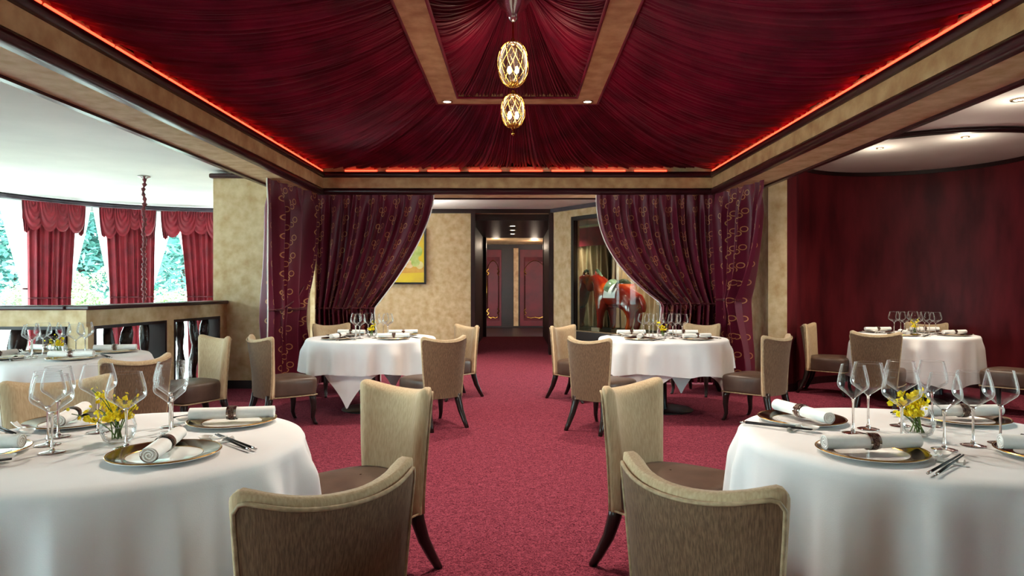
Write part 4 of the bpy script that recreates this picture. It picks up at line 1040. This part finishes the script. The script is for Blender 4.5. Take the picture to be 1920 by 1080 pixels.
def flower_spray(label, loc, seed, nst=7, nb=9, scale=1.0, spread=.09, lean=(0, 0)):
    global petal_me
    rnd = random.Random(seed); t = thing('flower_spray', label, 'flowers', loc, 0, 'yellow orchid sprays in glass vases')
    for i in range(nst):
        a = rnd.uniform(0, 2*PI); sp = rnd.uniform(.2, 1)*spread*scale; hh = rnd.uniform(.085, .19)*scale
        tip = Vector((sp*math.cos(a) + lean[0], sp*math.sin(a) + lean[1], hh)); b0 = Vector((rnd.uniform(-.02, .02), rnd.uniform(-.02, .02), .014))
        mid_ = Vector((tip.x*.25, tip.y*.25, hh*.7))
        pts = [b0*(1 - k)**2 + mid_*2*k*(1 - k) + tip*k*k for k in [j/10 for j in range(11)]]
        MB().tube([tuple(p_) for p_ in pts], [.0022]*6 + [.0016]*5, 5).build('stem', 'stem_green', t, smooth='all')
        for k in range(nb):
            s_ = 4 + int(k*6.2/(nb - 1)); p_ = pts[min(10, s_)]
            if petal_me is None:
                o = petal_mesh().build('blossom', 'petal', t); petal_me = o.data
            else:
                o = bpy.data.objects.new('blossom', petal_me); C.objects.link(o); o.parent = t
            o.location = (p_.x + rnd.uniform(-.018, .018), p_.y + rnd.uniform(-.018, .018), max(.085, p_.z + rnd.uniform(-.014, .018)))
            o.rotation_euler = (rnd.uniform(.3, 2.2), rnd.uniform(-.7, .7), rnd.uniform(0, 6.28)); f_ = rnd.uniform(.55, .95)*(1.0 if k < nb - 2 else .55); o.scale = (f_, f_, f_)
    return t
PR = dict(plate=plate_proto(), napkin=napkin_proto(), chop=chop_proto(), rest=rest_proto(), spoon=spoon_proto(), big=glass_proto(1.04), small=glass_proto(.90), vase=vase_proto())
PR['rest']['category'] = 'chopstick rest'
used = set()
def put(kind, label, xy, z, rz, group):
    o = PR[kind] if kind not in used else copy_tree(PR[kind]); used.add(kind)
    o.location = (xy[0], xy[1], z); o.rotation_euler = (0, 0, rz); o['label'] = label; o['group'] = group
    return o
ZS = ZTAB + .001
def setting(c, tn, where, plate, th, nap, glasses, sc=1.0):
    d = 'at %s setting of %s' % (where, DESC[tn])
    out = Vector((math.cos(th), math.sin(th))); fac = -out; rt = Vector((fac.y, -fac.x)); P_ = c + Vector(plate)
    put('plate', 'charger plate with metallic rim ' + d, P_, ZS, th, 'metallic rimmed charger plates')
    put('napkin', 'rolled white napkin in ring ' + d, P_, ZS + .0168, nap, 'rolled napkins with rings')
    cc = P_ + rt*.215 + fac*(-.01); ra = math.atan2(fac.y, fac.x) - PI/2
    put('rest', 'white porcelain chopstick rest ' + d, cc + fac*.065 - rt*.012, ZS, ra, 'porcelain chopstick rests')
    for k in (-1, 1):
        o = put('chop', ('black chopstick nearer the plate ' if k < 0 else 'black chopstick farther from the plate ') + d, cc + rt*(.007*k), ZS + .0125, ra + .02*k, 'black chopsticks, ' + where + ' ' + DESC[tn])
        o.rotation_euler = (.035, 0, ra + .02*k)
    put('spoon', 'white porcelain spoon ' + d, cc - rt*.040 + fac*.06, ZS + .001, ra + .1, 'porcelain soup spoons')
    for k, g in zip(('big', 'small'), glasses):
        put(k, ('wide' if k == 'big' else 'narrow') + ' wine glass ' + d, c + Vector(g), ZS, 0, 'empty wine glasses')
R45 = PI/4
setting(TNL, 'NL', 'front aisle side', (.256, -.19), -.75, 1.78, ((.07, -.075), (.15, .05)))
setting(TNL, 'NL', 'rear aisle side', (.25, .33), .95, .18, ((.045, .265), (.10, .165)))
setting(TNL, 'NL', 'rear outer side', (-.36, .31), 2.45, 1.87, ((-.17, .165), (-.262, .086)))
setting(TNL, 'NL', 'front outer side', (-.37, -.17), 3.70, .1, ((-.13, -.14), (-.215, -.035)))
setting(TNR, 'NR', 'rear aisle side', (-.30, .27), 2.36, -1.30, ((-.112, .125), (-.205, .05)))
setting(TNR, 'NR', 'front aisle side', (-.30, -.26), 3.87, .07, ((-.132, -.132), (-.03, -.197)))
setting(TNR, 'NR', 'rear outer side', (.34, .28), .73, .05, ((.04, .18), (.16, .18)))
setting(TNR, 'NR', 'front outer side', (.26, -.29), -.80, -.2, ((.10, -.143), (.215, -.11)))
for tn, c, mir in (('FL', TFL, 1), ('FR', TFR, -1), ('LB', TLB, 1), ('RA', TRR, -1)):
    for i, (where, ang) in enumerate((('front aisle side', -R45), ('rear aisle side', R45), ('rear outer side', 3*R45), ('front outer side', -3*R45))):
        if mir < 0: ang = PI - ang
        u = Vector((math.cos(ang), math.sin(ang))); q_ = Vector((-u.y, u.x)); k = .40 if tn in ('FL', 'FR') else .385
        setting(c, tn, where, u*k, ang, (.1, .25, -.2, 1.4)[i] if mir > 0 else (1.3, .1, -.15, .3)[i], (u*.19 + q_*.07, u*.16 - q_*.06))
for i, (tn, c) in enumerate((('NL', TNL), ('NR', TNR), ('FL', TFL), ('FR', TFR), ('LB', TLB), ('RA', TRR))):
    put('vase', 'small round glass vase of yellow orchids on ' + DESC[tn], c, ZS, 0, 'round glass vases')
    flower_spray('spray of yellow orchids in the glass vase on ' + DESC[tn], (c.x, c.y, ZS), 60 + i, 11 if i < 2 else 8, 13 if i < 2 else 8, 1.0 if i != 1 else .92, (.125, .10, .10, .09, .10, .07)[i], ((-.025, 0), (.0, 0), (0, 0), (0, 0), (-.02, 0), (0, 0))[i])

# ------------------------------------------------------------------ garden beyond the windows
gd = MB(); gd.v = [(-60, -20, -.6), (-8.9, -20, -.6), (-8.9, 60, -.6), (-60, 60, -.6)]; gd.f = [(0, 1, 2, 3)]
gd.v += [(-8.9, 14, -.6), (30, 24, -.6), (30, 60, -.6), (-8.9, 60, -.6)]; gd.f.append((4, 5, 6, 7))
gd.v += [(3.45, 9.75, -.1), (40, 9.75, -.1), (40, 24, -.1), (1.5, 14.5, -.1)]; gd.f.append((8, 9, 10, 11))
gd.v += [(6.6, -20, -.3), (40, -20, -.3), (40, 9.7, -.3), (6.6, 9.7, -.3)]; gd.f.append((12, 13, 14, 15))
struct(gd.build('ground_garden', 'terrace'), 'daylight bouncing pale lawn outside the bay windows', 'terrace')
def foliage(n, rx, rz, leaf, seed, shells=5):
    rnd = random.Random(seed); m_ = MB(); cl_ = [Vector((rnd.gauss(0, .42)*rx, rnd.gauss(0, .42)*rx, rnd.gauss(0, .4)*rz)) for _ in range(26)]
    for _ in range(n):
        c_ = rnd.choice(cl_); v_ = Vector((rnd.gauss(0, 1), rnd.gauss(0, 1), rnd.gauss(0, .8))).normalized()*rnd.uniform(.7, 1.05)*rx*.36
        p_ = c_ + v_; a = Vector((rnd.uniform(-1, 1), rnd.uniform(-1, 1), rnd.uniform(-.6, .6))).normalized(); b_ = a.cross(Vector((rnd.uniform(-1, 1), rnd.uniform(-1, 1), 1)).normalized())
        l = leaf*rnd.uniform(.6, 1.3); b = len(m_.v)
        m_.v += [tuple(p_ - a*l), tuple(p_ + b_*l*.5), tuple(p_ + a*l), tuple(p_ - b_*l*.5)]; m_.f.append((b, b + 1, b + 2, b + 3))
    return m_
def tree(label, x, y, zc, rx, rz, n, leaf, mt, seed, name='garden_tree'):
    t = thing(name, label, 'tree' if name == 'garden_tree' else 'shrub', (x, y, -.6))
    MB().tube([(0, 0, 0), (.05, 0, (zc + .6)*.5), (0, .05, zc + .5)], [.16*rx/2, .12*rx/2, .06*rx/2], 7).build('trunk', 'bark', t, smooth='all')
    o = foliage(n, rx, rz, leaf, seed).build('crown', mt, t); o.location = (0, 0, zc + .6); o['kind'] = 'stuff'
for i, (px, d, zc, rx, rz, lab) in enumerate(((150, 24, 3.0, 2.6, 3.0, 'haze tinted tree behind the left bay window gap'), (345, 24, 3.0, 2.6, 3.0, 'haze tinted tree behind the right bay window gap'),
                                              (30, 30, 2.4, 2.6, 2.6, 'haze tinted tree beside the pale house outside'), (235, 33, 3.6, 3.4, 3.6, 'haze tinted tree behind the middle bay curtain'), (440, 32, 3.5, 3.2, 3.5, 'haze tinted tree hidden partly by the gold pier'))):
    tree(lab, atd(px, d), d, zc, rx, rz, 5200, .17, 'leaf_hazed', 80 + i)
for i, (px, d, zc, r, lab) in enumerate(((168, 17.5, .95, .62, 'pale rounded shrub outside between left and middle bay curtains'), (28, 17, .85, .75, 'pale rounded shrub outside left of the leftmost bay curtain'), (325, 17.5, .72, .5, 'pale rounded shrub outside between middle and right bay curtains'))):
    tree(lab, atd(px, d), d, zc, r, r, 3600, .05, 'leaf_pale', 90 + i, 'garden_shrub')
hs = thing('garden_house', 'pale grey house seen through the leftmost bay window', 'house', (atd(0, 36), 36, -.6))
MB().box(-4, 1.2, 0, 5, 0, 6.2).build('wall', 'house_wall', hs)
for z in (1.6, 3.2, 4.8):
    for x in (-3.2, -1.7, -.2):
        wn = MB().box(x - .45, x + .45, -.06, 0, z - .5, z + .5).build('window', 'house_wall', hs); MB().box(x - .38, x + .38, -.08, -.06, z - .43, z + .43).build('pane', 'house_window', wn)
